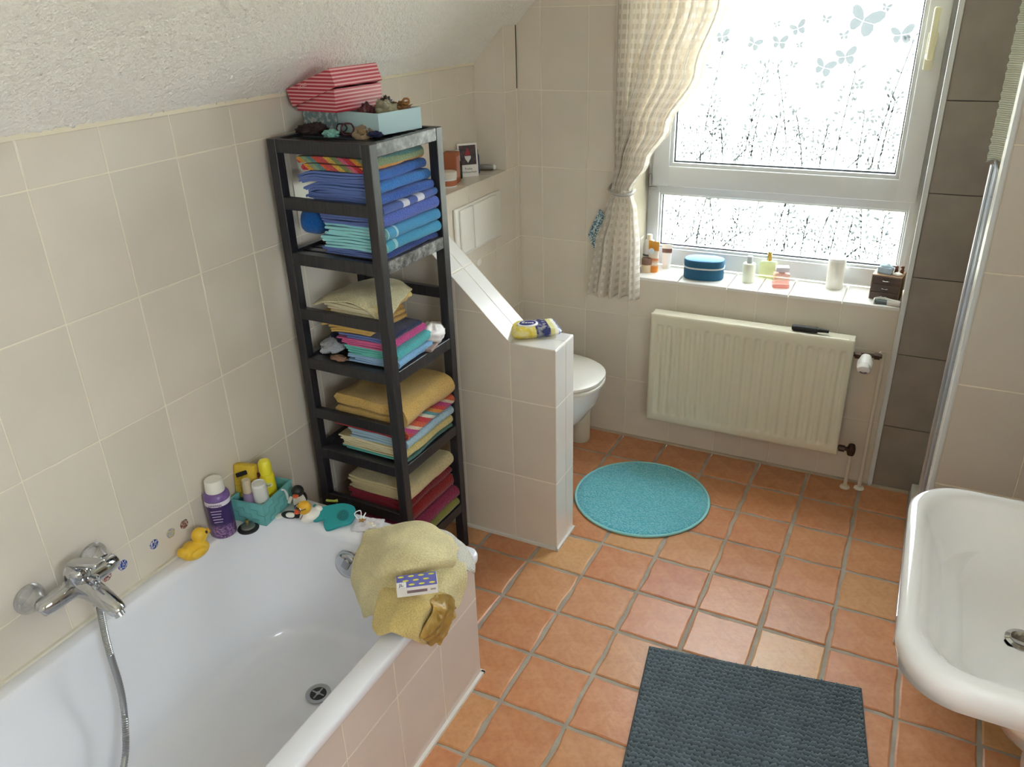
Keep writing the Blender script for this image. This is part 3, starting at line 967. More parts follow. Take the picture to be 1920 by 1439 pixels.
# wet wipes on the partition
wp = thing('wipes_pack', 'yellow and blue pack of wet wipes on the partition top', 'wipes', (0.582, -0.805, PZ), math.radians(38))
def pillow(w_, d_, h_, nx=20, ny=14, seed=0, wr=0.004):
    V, F = [], []
    for sgn in (1, -1):
        o = len(V)
        for j in range(ny + 1):
            for i in range(nx + 1):
                a, b = i / nx * 2 - 1, j / ny * 2 - 1
                prof = max(0, (1 - abs(a) ** 5)) ** .5 * max(0, (1 - abs(b) ** 6)) ** .5
                wv = wr * noise.noise((a * 3 + seed, b * 3, sgn * 5))
                z = h_ / 2 + sgn * (h_ / 2 * prof + wv * prof)
                V.append((a * w_ / 2 * (1 + .03 * noise.noise((b * 4, seed, 1))), b * d_ / 2 * (1 + .03 * noise.noise((a * 4, seed, 7))), max(z, .0008) if sgn < 0 else z))
        for j in range(ny):
            for i in range(nx):
                q = o + j * (nx + 1) + i
                F.append((q, q + 1, q + nx + 2, q + nx + 1) if sgn > 0 else (q, q + nx + 1, q + nx + 2, q + 1))
    return V, F
def wipes_mat():
    q = N('wipes_print')
    sp = q.n('SeparateXYZ'); q.l(q.coord('Object'), sp.inputs[0])
    a = q.n('Math', operation='ADD'); q.l(sp.outputs[0], a.inputs[0]); a.inputs[1].default_value = .1
    m = q.n('Math', operation='MULTIPLY'); q.l(a.outputs[0], m.inputs[0]); m.inputs[1].default_value = 5
    b = q.ramp(m.outputs[0], [(0, lin('d8c24a')), (.40, lin('e2cf6b')), (.48, lin('27306e')), (.72, lin('dcd58c')), (.80, lin('e8e6da')), (.86, lin('4d66b5')), (1, lin('3950a0'))], 'CONSTANT')
    q.set(color=q.mix(q.ramp(q.noise(60, detail=3), [(.45, (0,) * 3), (.6, (.35,) * 3)]), b, lin('f0ecd8')), rough=.25)
    q.bump(q.noise(40), .5, .004)
    return q.m
obj('wrapper', pillow(.17, .115, .034, seed=2), wipes_mat(), wp, 60)
lid_ = obj('lid_label', mv(lathe([(.036, 0), (.036, .003), (.033, .005)], 32, 1.0, .78), -.022, .006, .0325), plain('glossy_white_label', 'e9e9ee', .2), wp, 40)
obj('label_oval', mv(lathe([(.029, 0), (.028, .0012)], 32, 1.0, .72), -.022, .006, .0375), plain('navy_label', '2a3680', .25), lid_, 40)
text('lettering', 'Zewa', .019, plain('white_lettering', 'f2f2f4', .4), lid_, TR(-.022, .006, .0391) @ RZ(-.3))

# ------------------------------------------------------------------ mats
def mat_pile(name, c, c2, cell):
    q = N(name)
    vo = q.n('TexVoronoi'); vo.inputs['Scale'].default_value = cell
    q.l(q.coord('Object', (1, 1.0, 1)), vo.inputs['Vector'])
    f_ = vo.outputs['Distance']
    q.set(color=q.mix(q.noise(7, detail=3), q.ramp(f_, [(0.15, lin(c)), (0.65, lin(c2))]), q.ramp(f_, [(0.1, tuple(x * .8 for x in lin(c)[:3])), (0.6, lin(c2))])), rough=.9, spec=.15, sheen=.3)
    inv = q.n('Math', operation='SUBTRACT'); inv.inputs[0].default_value = 1; q.l(f_, inv.inputs[1])
    q.bump(inv.outputs[0], 1.0, .006)
    return q.m
M_TURQ = mat_pile('turquoise_chenille', '93e0f0', '5fbccf', 150)
mc = Vector((0.885, -0.468, 0.0))
rm = thing('round_bath_mat', 'round turquoise chenille bath mat in front of the toilet', 'bath mat', mc)
RM = 0.262
V, F = [(0, 0, .014)], []
nr_, na_ = 22, 96
for j in range(1, nr_ + 1):
    for i in range(na_):
        a = 2 * PI * i / na_
        rr = RM * j / nr_ * (1 + .010 * noise.noise((math.cos(a) * 2, math.sin(a) * 2, 3)))
        V.append((rr * math.cos(a), rr * math.sin(a), .014 + .0022 * noise.noise((rr * 30 * math.cos(a), rr * 30 * math.sin(a), 0)) - (.008 if j == nr_ else 0)))
F += [(0, 1 + i, 1 + (i + 1) % na_) for i in range(na_)]
for j in range(nr_ - 1):
    for i in range(na_):
        a, b = 1 + j * na_ + i, 1 + j * na_ + (i + 1) % na_
        F.append((a, a + na_, b + na_, b))
o_ = len(V)
for i in range(na_):
    a = 2 * PI * i / na_
    V.append((RM * math.cos(a), RM * math.sin(a), 0.001))
F += [(1 + (nr_ - 1) * na_ + i, o_ + i, o_ + (i + 1) % na_, 1 + (nr_ - 1) * na_ + (i + 1) % na_) for i in range(na_)]
obj('pile', (V, F), M_TURQ, rm, 60)
obj('edge_binding', tube([((RM + .002) * math.cos(2 * PI * i / 96), (RM + .002) * math.sin(2 * PI * i / 96), .006) for i in range(97)], .0055, 8, False), plain('turquoise_binding', '92d2d8', .9), rm, 60)
obj('backing', lathe([(RM + .003, 0.0), (RM + .004, .002)], 64), M_BLACKRUB, rm)

q1, q2, q3 = at(1220, 1212, z=.016), at(1613, 1290, z=.016), at(1168, 1439, z=.016)
ang = math.atan2(q2.y - q1.y, q2.x - q1.x)
bmw, bml = (q2 - q1).length, 0.92
dm = thing('bath_mat', 'dark slate rectangular chenille bath mat in the foreground', 'bath mat', (q1.x, q1.y, 0), ang)
M_SLATE = mat_pile('slate_chenille', '4d5a62', '1d2328', 130)
# rows of knots: each row a wavy cord of pile
V, F = [], []
nx, nrow = 60, 56
rowh = bml / nrow
prof = [(-.5, .0), (-.36, .009), (-.15, .0185), (.15, .0185), (.36, .009), (.5, .0)]
for r_ in range(nrow):
    o = len(V)
    for i in range(nx * 2 + 1):
        x = bmw * i / (nx * 2)
        wob = .55 * math.sin(i * PI / 2 + r_) + .35 * noise.noise((x * 25, r_ * .9, 0))
        kn = .82 + .30 * abs(math.sin(i * PI / 2 + (r_ % 2) * PI / 2)) + .25 * noise.noise((x * 90, r_ * 3.1, 5))
        for a, z in prof:
            V.append((x, -(r_ + .5 + a * 1.05 + wob * .35) * rowh, .001 + z * kn))
    k = len(prof)
    for i in range(nx * 2):
        for j in range(k - 1):
            a = o + i * k + j
            F.append((a, a + 1, a + k + 1, a + k))
obj('pile', (V, F), plain('slate_pile', '76848d', .9, spec=.2, var=.12, bump=(500, .8, .004)), dm, 180, kind='stuff')
obj('base', rbox(.0, bmw, -bml, 0, 0, .006, .002), plain('slate_base', '20262b', .9), dm)
obj('hem', tube([(0, -bml, .008), (0, 0, .008), (bmw, 0, .008), (bmw, -bml, .008), (0, -bml, .008)], .0065, 8), plain('slate_hem', '47525a', .9), dm, 60)

# unseen side window, added to brighten the room from the right
w2 = thing('added_fill_window', 'unseen white framed window added in the right wall for fill light', 'window')
w2['kind'] = 'structure'
y0, y1, z0, z1 = W2
obj('frame', join(box(XR + .03, XR + .09, y0, y0 + .05, z0, z1), box(XR + .03, XR + .09, y1 - .05, y1, z0, z1), box(XR + .03, XR + .09, y0 + .05, y1 - .05, z0, z0 + .05), box(XR + .03, XR + .09, y0 + .05, y1 - .05, z1 - .05, z1)), M_PVC, w2)
obj('pane', box(XR + .055, XR + .060, y0 + .05, y1 - .05, z0 + .05, z1 - .05), M_PANE, w2)
# ------------------------------------------------------------------ bathtub
TZ = 0.455
tub = thing('bathtub', 'white enamel bathtub along the left wall', 'bathtub', (0.375, -2.4, 0.0))
TX0, TX1, TY0, TY1 = 0.003, 0.762, -3.30, -1.545
def tub_mesh():
    nA = 96
    def ring(x0, x1, y0, y1, rad, z, bul=0.0):
        """rounded rectangle sampled by angle-like parameter"""
        pts = []
        hx, hy = (x1 - x0) / 2, (y1 - y0) / 2
        cx_, cy_ = (x0 + x1) / 2, (y0 + y1) / 2
        rad = min(rad, hx * .98, hy * .98)
        seg = []
        per = nA // 4
        for qd in range(4):
            a0 = qd * PI / 2
            ccx = cx_ + (hx - rad) * (1 if qd in (0, 3) else -1)
            ccy = cy_ + (hy - rad) * (1 if qd in (0, 1) else -1)
            m = per * 2 // 3
            for i in range(m):
                a = a0 + PI / 2 * i / (m - 1)
                seg.append((ccx + rad * math.cos(a), ccy + rad * math.sin(a)))
            # straight to next corner
            nq = (qd + 1) % 4
            nx_ = cx_ + (hx - rad) * (1 if nq in (0, 3) else -1)
            ny_ = cy_ + (hy - rad) * (1 if nq in (0, 1) else -1)
            a1 = nq * PI / 2
            e = (nx_ + rad * math.cos(a1), ny_ + rad * math.sin(a1))
            s = seg[-1]
            k = per - m
            for i in range(1, k + 1):
                t = i / (k + 1)
                seg.append((s[0] + (e[0] - s[0]) * t, s[1] + (e[1] - s[1]) * t))
        out = []
        for x, y in seg:
            if bul:
                t = min(1, max(0, (-2.32 - y) / 0.16))
                t = t * t * (3 - 2 * t)
                sgn = 1 if x < cx_ else -1
                x = x + sgn * bul * t
            out.append((x - .375, y + 2.4, z))
        return out
    R = []
    R.append(ring(TX0, TX1 - .004, TY0, TY1 - .004, .030, TZ - .030))
    R.append(ring(TX0, TX1, TY0, TY1, .034, TZ - .022))
    R.append(ring(TX0, TX1, TY0, TY1, .034, TZ - .008))
    R.append(ring(TX0, TX1 - .003, TY0, TY1 - .003, .032, TZ - .002))
    R.append(ring(TX0 + .002, TX1 - .008, TY0 + .01, TY1 - .008, .03, TZ))
    R.append(ring(.040, .706, TY0 + .06, TY1 - .085, .17, TZ))
    R.append(ring(.046, .701, TY0 + .065, TY1 - .091, .172, TZ - .003))
    R.append(ring(.054, .695, TY0 + .072, TY1 - .098, .174, TZ - .014))
    N_ = 16
    for k in range(1, N_ + 1):
        t = k / N_
        z = TZ - .014 - (TZ - .014 - .115) * t
        e = t ** 1.6
        R.append(ring(.054 + .055 * e, .695 - .055 * e, TY0 + .072 + .26 * t, TY1 - .098 - .030 * e, .174 + .02 * e, z, .075 * min(1, t * 1.6)))
    cx0, cx1, cy0, cy1 = .109, .640, TY0 + .332, TY1 - .128
    for k in range(1, 9):
        a = k / 8 * PI / 2
        d_ = .07 * (1 - math.cos(a)) if False else .075 * (math.sin(a) ** 1 if False else 1 - math.cos(a))
        z = .062 + .053 * (1 - math.sin(a))
        R.append(ring(cx0 + d_, cx1 - d_, cy0 + d_ * 1.4, cy1 - d_, max(.05, .194 - d_ * .8), z, .075 * (1 - .35 * k / 8)))
    R.append(ring(cx0 + .13, cx1 - .13, cy0 + .2, cy1 - .13, .10, .060, .02))
    R.append(ring(cx0 + .22, cx1 - .22, cy0 + .5, cy1 - .22, .04, .058))
    V, F = [], []
    n_ = len(R[0])
    for rg in R:
        V += rg
    for j in range(len(R) - 1):
        for i in range(n_):
            k = (i + 1) % n_
            F.append((j * n_ + i, j * n_ + k, (j + 1) * n_ + k, (j + 1) * n_ + i))
    F.append(tuple((len(R) - 1) * n_ + i for i in range(n_)))
    return V, F
obj('basin', tub_mesh(), M_WHITE, tub, 60)
obj('wall_seal', box(-.3755, -.366, -.9, .85, TZ - .002, TZ + .007), plain('cream_tub_seal', 'd9d3c4', .6), tub)
dr = obj('drain', mv(lathe([(.036, 0), (.036, .003), (.028, .004), (.024, .0015)], 32), .393 - .375, -1.878 + 2.4, .062), M_STEEL, tub, 40)
obj('drain_hole', mv(lathe([(.024, 0), (.023, .0022)], 28), .018, .522, .0625), plain('drain_dark', '2a2b2c', .5), dr)
obj('drain_cross', mv(join(box(-.02, .02, -.002, .002, 0, .003), box(-.002, .002, -.02, .02, 0, .003), lathe([(.007, 0), (.006, .004)], 14)), .018, .522, .063), M_STEEL, dr, 40)
ovk = xf(lathe([(.042, 0), (.042, .012), (.036, .020), (.02, .024), (.0, .025)], 32), RX(PI / 2 - .05))
ov = obj('overflow_knob', mv(ovk, .372 - .375, -1.650 + 2.4, .352), M_CHROME, tub, 40)
obj('overflow_notch', mv(xf(rbox(-.012, .012, .006, .040, .006, .024, .004), RX(PI / 2) @ RZ(-.5)), -.003, .742, .352), plain('dark_chrome', 'a0a3a8', .1, metal=1), ov, 40)

# ------------------------------------------------------------------ bath mixer
fz, fx = 0.612, 0.062
fc = thing('bath_mixer', 'chrome bath mixer tap with hand-shower hose on the left wall', 'tap', (0, -2.235, fz))
for yy in (-.085, .085):
    obj('wall_rosette', mv(xf(lathe([(.037, .001), (.037, .004), (.030, .014), (.020, .034), (.018, .045)], 28), RY(PI / 2)), 0, yy, 0), M_CHROME, fc, 40)
obj('body', tube([(fx, -.104, -.003), (fx, -.098, 0), (fx, -.06, 0), (fx, .06, 0), (fx, .098, 0), (fx, .104, 0)], [.012, .020, .0225, .0225, .020, .012], 24), M_CHROME, fc, 50)
obj('spout', tube(smooth_path([(fx, 0, -.004), (fx + .03, 0, -.002), (fx + .07, 0, -.010), (fx + .112, 0, -.030), (fx + .124, 0, -.040)], 4),
                  [.030 - .0008 * i for i in range(17)], 20), M_CHROME, fc, 50)
obj('aerator', mv(xf(lathe([(.012, 0), (.012, .012)], 18), RY(2.6)), fx + .118, 0, -.040), M_STEEL, fc, 40)
obj('cartridge', mv(xf(lathe([(.027, 0), (.029, .01), (.029, .03), (.024, .042), (.012, .047)], 28), RY(.25)), fx, 0, .012), M_CHROME, fc, 50)
lv = xf(rbox(-.018, .105, -.016, .016, 0, .014, .006, 3), RY(-.30))
obj('lever', mv(lv, fx + .004, .004, .052), M_CHROME, fc, 50)
obj('diverter_knob', join(mv(lathe([(.010, 0), (.010, .012), (.007, .014), (.007, .02), (.011, .024), (.012, .034), (.008, .038)], 16), fx + .066, 0, .008)), M_CHROME, fc, 50)
obj('hose_union', mv(lathe([(.011, -.035), (.012, -.02), (.012, 0)], 12), fx + .042, .004, -.014), M_CHROME, fc, 50)
hp = smooth_path([(.104, .007, -.050), (.106, -.002, -.120), (.113, -.010, -.190), (.130, -.022, -.292), (.158, -.055, -.372), (.195, -.105, -.425), (.235, -.20, -.485), (.27, -.33, -.508), (.29, -.48, -.515)], 30)
obj('hose', tube(hp, [.0078 + (.0010 if i % 2 else -.0008) for i in range(len(hp))], 10), M_STEEL, fc, 60)

# ------------------------------------------------------------------ stickers on the tiles
def sticker_mat(name, cols, seed):
    q = N(name)
    co = q.coord('Object')
    sp = q.n('SeparateXYZ'); q.l(co, sp.inputs[0])
    ds = q.n('VectorMath', operation='LENGTH'); q.l(co, ds.inputs[0])
    nz = q.n('TexNoise'); nz.inputs['Scale'].default_value = 150; nz.inputs['Detail'].default_value = 2
    mp = q.n('Mapping'); mp.inputs['Location'].default_value = (seed, seed * 2, 0)
    q.l(co, mp.inputs[0]); q.l(mp.outputs[0], nz.inputs['Vector'])
    body = q.ramp(nz.outputs[0], [(0.0, lin(cols[0])), (.44, lin(cols[1])), (.52, lin(cols[2])), (.60, lin(cols[0]))], 'CONSTANT')
    m = q.n('Math', operation='MULTIPLY'); q.l(ds.outputs['Value'], m.inputs[0]); m.inputs[1].default_value = 50
    edge = q.ramp(m.outputs[0], [(0, (0,) * 3), (.70, (1,) * 3)], 'CONSTANT')
    q.set(color=q.mix(edge, body, lin('d8d6d2')), rough=.25)
    return q.m
sdisc = lathe([(.0155, 0), (.0150, .0008)], 24, 1.0, .92)
for (u, v, nm, cols, lab) in ((289, 1021, 's1', ('26407c', '6f86b8', 'd9d3dc'), 'round blue picture sticker left of the rubber duck, on the tile under it'),
                              (320, 1000, 's2', ('c8b36a', 'b9bec4', '6d86b4'), 'round pale yellow picture sticker between the blue and brown ones'),
                              (345, 983, 's3', ('8a5348', 'c9b9a8', '5a3a34'), 'round brown picture sticker closest to the rubber duck head'),
                              (230, 1060, 's4', ('23408a', '4b68a8', 'd5c7d0'), 'larger round blue picture sticker right of the tap lever'),
                              (200, 1081, 's5', ('9c4a48', 'd8c2b8', '4a4f4c'), 'round red picture sticker next to the tap spout')):
    p = at(u, v, x=0.0002)
    obj('sticker', sdisc, sticker_mat('sticker_' + nm, cols, len(nm) * 3.1 + u), smooth=40, label=lab, cat='sticker', group='picture stickers on the tub tiles', loc=p, rot=(0, PI / 2, 0))

# ------------------------------------------------------------------ washbasin
ba = thing('washbasin', 'white ceramic washbasin on a pedestal at the right edge', 'washbasin', (2.06, -1.70, 0.0))
BX0, BX1, BY0, BY1, BZ = 1.772, 2.335, -1.987, -1.372, 0.85
def rr_ring(x0, x1, y0, y1, radl, radr, z, n=20):
    pts = []
    for (cx_, cy_, a0, rad) in ((x1 - radr, y1 - radr, 0, radr), (x0 + radl, y1 - radl, PI / 2, radl), (x0 + radl, y0 + radl, PI, radl), (x1 - radr, y0 + radr, 1.5 * PI, radr)):
        for i in range(n):
            a = a0 + PI / 2 * i / (n - 1)
            pts.append((cx_ + rad * math.cos(a) - 2.06, cy_ + rad * math.sin(a) + 1.70, z))
    return pts
def basin_mesh():
    R = [rr_ring(1.97, 2.335, -1.84, -1.52, .10, .03, .60), rr_ring(1.92, 2.335, -1.88, -1.48, .12, .03, .68), rr_ring(1.875, 2.335, -1.905, -1.45, .12, .03, .765), rr_ring(1.795, 2.335, BY0 + .022, BY1 - .022, .10, .02, .778),
         rr_ring(1.778, 2.335, BY0 + .006, BY1 - .006, .105, .02, .788), rr_ring(BX0, BX1, BY0, BY1, .105, .02, .825), rr_ring(BX0 + .001, BX1, BY0 + .001, BY1 - .001, .104, .02, .840),
         rr_ring(BX0 + .008, BX1, BY0 + .008, BY1 - .008, .10, .02, BZ - .002), rr_ring(BX0 + .016, BX1 - .01, BY0 + .016, BY1 - .016, .10, .02, BZ),
         rr_ring(BX0 + .028, BX1 - .13, BY0 + .03, BY1 - .03, .10, .07, BZ - .002), rr_ring(BX0 + .036, BX1 - .14, BY0 + .038, BY1 - .038, .10, .08, BZ - .010),
         rr_ring(BX0 + .05, BX1 - .15, BY0 + .055, BY1 - .055, .11, .09, BZ - .035), rr_ring(BX0 + .075, BX1 - .165, BY0 + .085, BY1 - .085, .12, .10, BZ - .08),
         rr_ring(BX0 + .11, BX1 - .19, BY0 + .14, BY1 - .14, .11, .11, BZ - .115), rr_ring(BX0 + .15, BX1 - .23, BY0 + .21, BY1 - .21, .08, .08, BZ - .130), rr_ring(BX0 + .19, BX1 - .28, BY0 + .28, BY1 - .28, .04, .04, BZ - .135)]
    V, F = [], []
    n_ = len(R[0])
    for q in R:
        V += q
    for j in range(len(R) - 1):
        for i in range(n_):
            k = (i + 1) % n_
            F.append((j * n_ + i, j * n_ + k, (j + 1) * n_ + k, (j + 1) * n_ + i))
    F.append(tuple(range(n_ - 1, -1, -1)))
    F.append(tuple((len(R) - 1) * n_ + i for i in range(n_)))
    return V, F
obj('bowl', basin_mesh(), M_CERAM, ba, 60)
pdl = at(1912, 1200, z=.717)
obj('drain_ring', mv(lathe([(.030, 0), (.030, .003), (.022, .005), (.018, .002)], 28), pdl.x - 2.06 + .005, pdl.y + 1.70, .715), M_CHROME, ba, 40)
obj('pedestal', rings([([(x * .9 + .10, y * .9) for x, y in oval(0, .11, .11, k=2.2)], 0.0), ([(x * .8 + .10, y * .8) for x, y in oval(0, .11, .11, k=2.2)], .25),
                       ([(x * .9 + .09, y * .9) for x, y in oval(0, .12, .12, k=2.2)], .5), ([(x + .06, y) for x, y in oval(0, .15, .16, k=2.2)], .68)]), M_CERAM, ba, 60)

# ------------------------------------------------------------------ shower front
sh = thing('shower_enclosure', 'shower screen with silver profiles beside the grey tiles', 'shower screen', (1.87, -0.45, 0.0))
obj('tray_edge', rbox(-.024, .46, -.36, .445, 0, .05, .004), M_SIL, sh, 40)
obj('floor_rail', rbox(-.030, -.018, -.36, .44, 0, .022, .003), M_ALU, sh, 40)
obj('profile', rbox(-.018, -.008, .12, .15, .05, 1.345, .003), M_ALU, sh, 40)
def glass():
    q = N('grey_shower_glass')
    q.set(color=lin('8f97a0'), rough=.08, spec=.6)
    q.set(metal=.1)
    return q.m
obj('screen', rbox(-.010, -.004, -.35, .13, .05, 1.36, .002), glass(), sh)
obj('screen_hinge', rbox(-.022, -.008, -.30, -.27, .94, 1.02, .003), M_CHROME, sh, 40)
def ribbed():
    q = N('white_green_ribbed_cloth')
    wv = q.n('TexWave', wave_type='BANDS', bands_direction='Z')
    wv.inputs['Scale'].default_value = 55; wv.inputs['Distortion'].default_value = 2
    q.l(q.coord('Object'), wv.inputs['Vector'])
    q.set(color=q.ramp(wv.outputs[0], [(.2, lin('d3dec6')), (.6, lin('f4f7ee'))]), rough=.95)
    q.bump(wv.outputs[0], .8, .006)
    return q.m
V, F = [], []
for j in range(61):
    z = 1.36 + .66 * j / 60
    for i in range(9):
        s = i / 8
        V.append((1.838 + .10 * s + .0022 * math.sin(j * PI * .9) * (1 - s), -.36 - .07 * s + .006 * math.sin(s * 9), z + (.05 * s if j == 0 else 0)))
for j in range(60):
    for i in range(8):
        a = j * 9 + i
        F.append((a, a + 1, a + 10, a + 9))
tw = obj('hanging_towel', (V, F), ribbed(), smooth=60, label='white and green ribbed towel hanging in the shower at the top right', cat='towel')
solid(tw, .014, 0)

# ------------------------------------------------------------------ black shelf tower
def black_wood():
    q = N('black_stained_wood')
    co = q.coord('Object', (18, 18, 1.2))
    nz = q.noise(9, co, 4, .6)
    q.set(color=q.ramp(nz, [(.3, lin('1b1b1d')), (.7, lin('333338'))]), rough=.36, spec=.5)
    q.bump(nz, .15, .001)
    return q.m
def worn_wood():
    q = N('worn_black_wood')
    co = q.coord('Object')
    nz = q.noise(26, co, 6, .75)
    q.set(color=q.ramp(nz, [(.42, lin('2a2a2c')), (.52, lin('5c5c5c')), (.62, lin('8e8e8c'))]), rough=.38, spec=.6)
    q.bump(nz, .2, .001)
    return q.m
M_BLK, M_WORN = black_wood(), worn_wood()
SHC, SHA = Vector((0.218, -1.194, 0.0)), -0.0228
SHW, SHD, SHT = 0.3554, 0.3483, 1.4995
shelf = thing('shelf_tower', 'tall narrow black wooden shelf tower between bathtub and partition', 'shelf', SHC, SHA)
hw, hd_ = SHW / 2, SHD / 2
PS = 0.031
for sx, sy in ((-1, -1), (1, -1), (-1, 1), (1, 1)):
    x0 = -hw if sx < 0 else hw - PS
    y0 = -hd_ if sy < 0 else hd_ - PS
    obj('post', rbox(x0, x0 + PS, y0, y0 + PS, 0, SHT, .0015, 1), M_WORN if (sx, sy) == (1, -1) and False else M_BLK, shelf)
LV = [SHT, 1.178, 0.842, 0.520, 0.200]
RH = 0.036
for k, z in enumerate(LV):
    m_ = M_WORN if k in (0,) else M_BLK
    obj('front_rail', rbox(-hw + PS, hw - PS, -hd_ + .001, -hd_ + .022, z - RH, z, .0015, 1), M_BLK, shelf)
    obj('back_rail', rbox(-hw + PS, hw - PS, hd_ - .022, hd_ - .001, z - RH, z, .0015, 1), M_BLK, shelf)
    obj('side_rail', rbox(-hw + .001, -hw + .022, -hd_ + PS, hd_ - PS, z - RH, z, .0015, 1), M_BLK, shelf)
    obj('side_rail', rbox(hw - .022, hw - .001, -hd_ + PS, hd_ - PS, z - RH, z, .0015, 1), M_WORN if k < 2 else M_BLK, shelf)
    for i in range(8):
        y = -hd_ + .040 + i * (SHD - .08) / 7
        obj('slat', box(-hw + .010, hw - .010, y - .013, y + .013, z - .018, z - .008), M_BLK, shelf)
for z in (1.340, 1.006, 0.667, 0.345):
    obj('guard_rail', rbox(-hw + PS - .004, hw - PS + .004, -hd_ + .001, -hd_ + .020, z - .035, z, .0015, 1), M_BLK, shelf)
    obj('guard_rail', rbox(-hw + PS - .004, hw - PS + .004, hd_ - .020, hd_ - .001, z - .035, z, .0015, 1), M_BLK, shelf)
def S(x, y, z):
    """shelf-local to world"""
    c, s = math.cos(SHA), math.sin(SHA)
    return Vector((SHC.x + x * c - y * s, SHC.y + x * s + y * c, z))
# ------------------------------------------------------------------ folded towels
def fold(w_, d_, H, n_, seed, droop=0.0, jit=0.012, wave=0.004, lift=0.0):
    """n nested U-folds; the round fold is at +x, the layer edges show at the front (-y) and left (-x)"""
    t = H / (2 * n_)
    V, F, hem = [], [], []
    ny = 12
    rg = random.Random(seed)
    ph = rg.uniform(0, 50)
    for k in range(n_):
        h = H / 2 - t * (k + .5)
        xr = w_ / 2 - H / 2
        xa = -w_ / 2 + rg.uniform(0, jit) + (k * .003)
        xb = -w_ / 2 + rg.uniform(0, jit * 2) + (k * .003)
        cl = []
        m = 9
        for i in range(m):
            cl.append((xa + (xr - xa) * i / (m - 1), H / 2 + h, 0, 1))
        for i in range(1, 8):
            a = PI / 2 - PI * i / 8
            cl.append((xr + math.cos(a) * max(h, t * .3), H / 2 + h * math.sin(a), math.cos(a), math.sin(a)))
        for i in range(m):
            cl.append((xr + (xb - xr) * i / (m - 1), H / 2 - h, 0, -1))
        th = t * .41
        outer = [(x + nx * th, z + nz * th) for x, z, nx, nz in cl]
        inner = [(x - nx * th, z - nz * th) for x, z, nx, nz in cl]
        e0 = (cl[0][0] - th * .8, cl[0][1])
        e1 = (cl[-1][0] - th * .8, cl[-1][1])
        loop = [e0] + outer + [e1] + inner[::-1]
        L_ = len(loop)
        yf = -d_ / 2 + rg.uniform(0, .008)
        yb = d_ / 2 - rg.uniform(0, .008)
        o = len(V)
        for j in range(ny + 1):
            s = j / ny
            y = yf + (yb - yf) * s
            for (x, z) in loop:
                dz = wave * noise.noise((x * 9 + ph, y * 9, k * .6)) + .0018 * noise.noise((x * 40, y * 40 + ph, z * 40))
                dx = .006 * noise.noise((ph, y * 7, z * 12))
                dy = .005 * noise.noise((x * 8, ph, z * 30)) if j in (0, ny) else 0
                ff = max(0, (-w_ / 2 + .07 - x) / .07)
                dz -= droop * ff * ff
                dz += lift * max(0, (x + w_ / 2) / w_)
                V.append((x + dx, y + dy, max(z + dz, .0005) if droop == 0 else z + dz))
        for j in range(ny):
            for i in range(L_):
                a, b = o + j * L_ + i, o + j * L_ + (i + 1) % L_
                F.append((a, a + L_, b + L_, b))
        nc = len(cl)
        for base, rev in ((o, False), (o + ny * L_, True)):
            oi = [base + 1 + i for i in range(nc)]
            ii = [base + L_ - 1 - i for i in range(nc)]
            for i in range(nc - 1):
                q = (oi[i], oi[i + 1], ii[i + 1], ii[i])
                hem.append(len(F))
                F.append(q if rev else q[::-1])
            F.append((base, oi[0], ii[0]) if rev else (base, ii[0], oi[0]))
            F.append((base + 1 + nc, ii[-1], oi[-1]) if rev else (base + 1 + nc, oi[-1], ii[-1]))
    return V, F, hem

def towel(label, x0, x1, y0, y1, z, H, n_, mat, hemmat, seed, rot=0.0, name='towel', group=None, **k):
    y0, y1 = max(y0, -.141), min(y1, .139)
    V, F, hem = fold(x1 - x0, y1 - y0, H, n_, seed, **k)
    me = mesh(name, (V, F), 70)
    me.materials.append(mat)
    me.materials.append(hemmat)
    if len(me.polygons) == len(F):
        for i in hem:
            me.polygons[i].material_index = 1
    c = S((x0 + x1) / 2, (y0 + y1) / 2, z)
    return obj(name, me, None, label=label, cat='towel', group=group, loc=c, rot=(0, 0, SHA + rot))

def band_mat(name, c, band, sq=None):
    """plain towel with a lighter woven band near the front end (and square dots)"""
    q = N(name)
    co = q.coord('Object')
    sp = q.n('SeparateXYZ'); q.l(co, sp.inputs[0])
    nz = q.noise(420, co, 2, .6)
    a = q.n('Math', operation='ADD'); a.inputs[1].default_value = .17; q.l(sp.outputs[1], a.inputs[0])
    m = q.n('Math', operation='MULTIPLY'); m.inputs[1].default_value = 2.94; q.l(a.outputs[0], m.inputs[0])
    base = q.ramp(m.outputs[0], [(p, lin(k)) for p, k in band], 'CONSTANT')
    sh_ = q.ramp(nz, [(.3, (.72,) * 3), (.62, (1.,) * 3)])
    q.set(color=q.mix(1.0, base, sh_, 'MULTIPLY'), rough=.95, spec=.1, sheen=.25)
    q.bump(nz, .9, .004)
    return q.m
T = terry
rainbow = [(0, 'c94a4e'), (.12, 'd9b24e'), (.24, '7f8f5a'), (.36, 'c8627c'), (.46, 'c23040'), (.58, 'dc9a3c'), (.68, '8fa37c'), (.80, '5d8f8c'), (.9, 'd4573e')]
M_RAINB = T('rainbow_stripe_x', None, stripes=rainbow, dirv=(5, 0, 7))
M_RAINY = T('rainbow_stripe_y', None, stripes=[(0, 'c8b08a'), (.1, 'b83a44'), (.3, 'd8486e'), (.45, 'c23040'), (.58, 'd8763c'), (.68, 'd8b44c'), (.78, '6f8f7a'), (.9, '8a5a48')], axis=2, sscale=16)
HB = plain('navy_hem', '5c70ae', .9)
HA = plain('aqua_hem', '8fd0d6', .9)
HY = plain('yellow_hem', 'caa75c', .9)
HW = plain('cream_hem', 'dcd2b0', .9)
HR = plain('red_hem', '8a2030', .9)
L1 = 'on the top shelf of the black tower'
z = 1.178
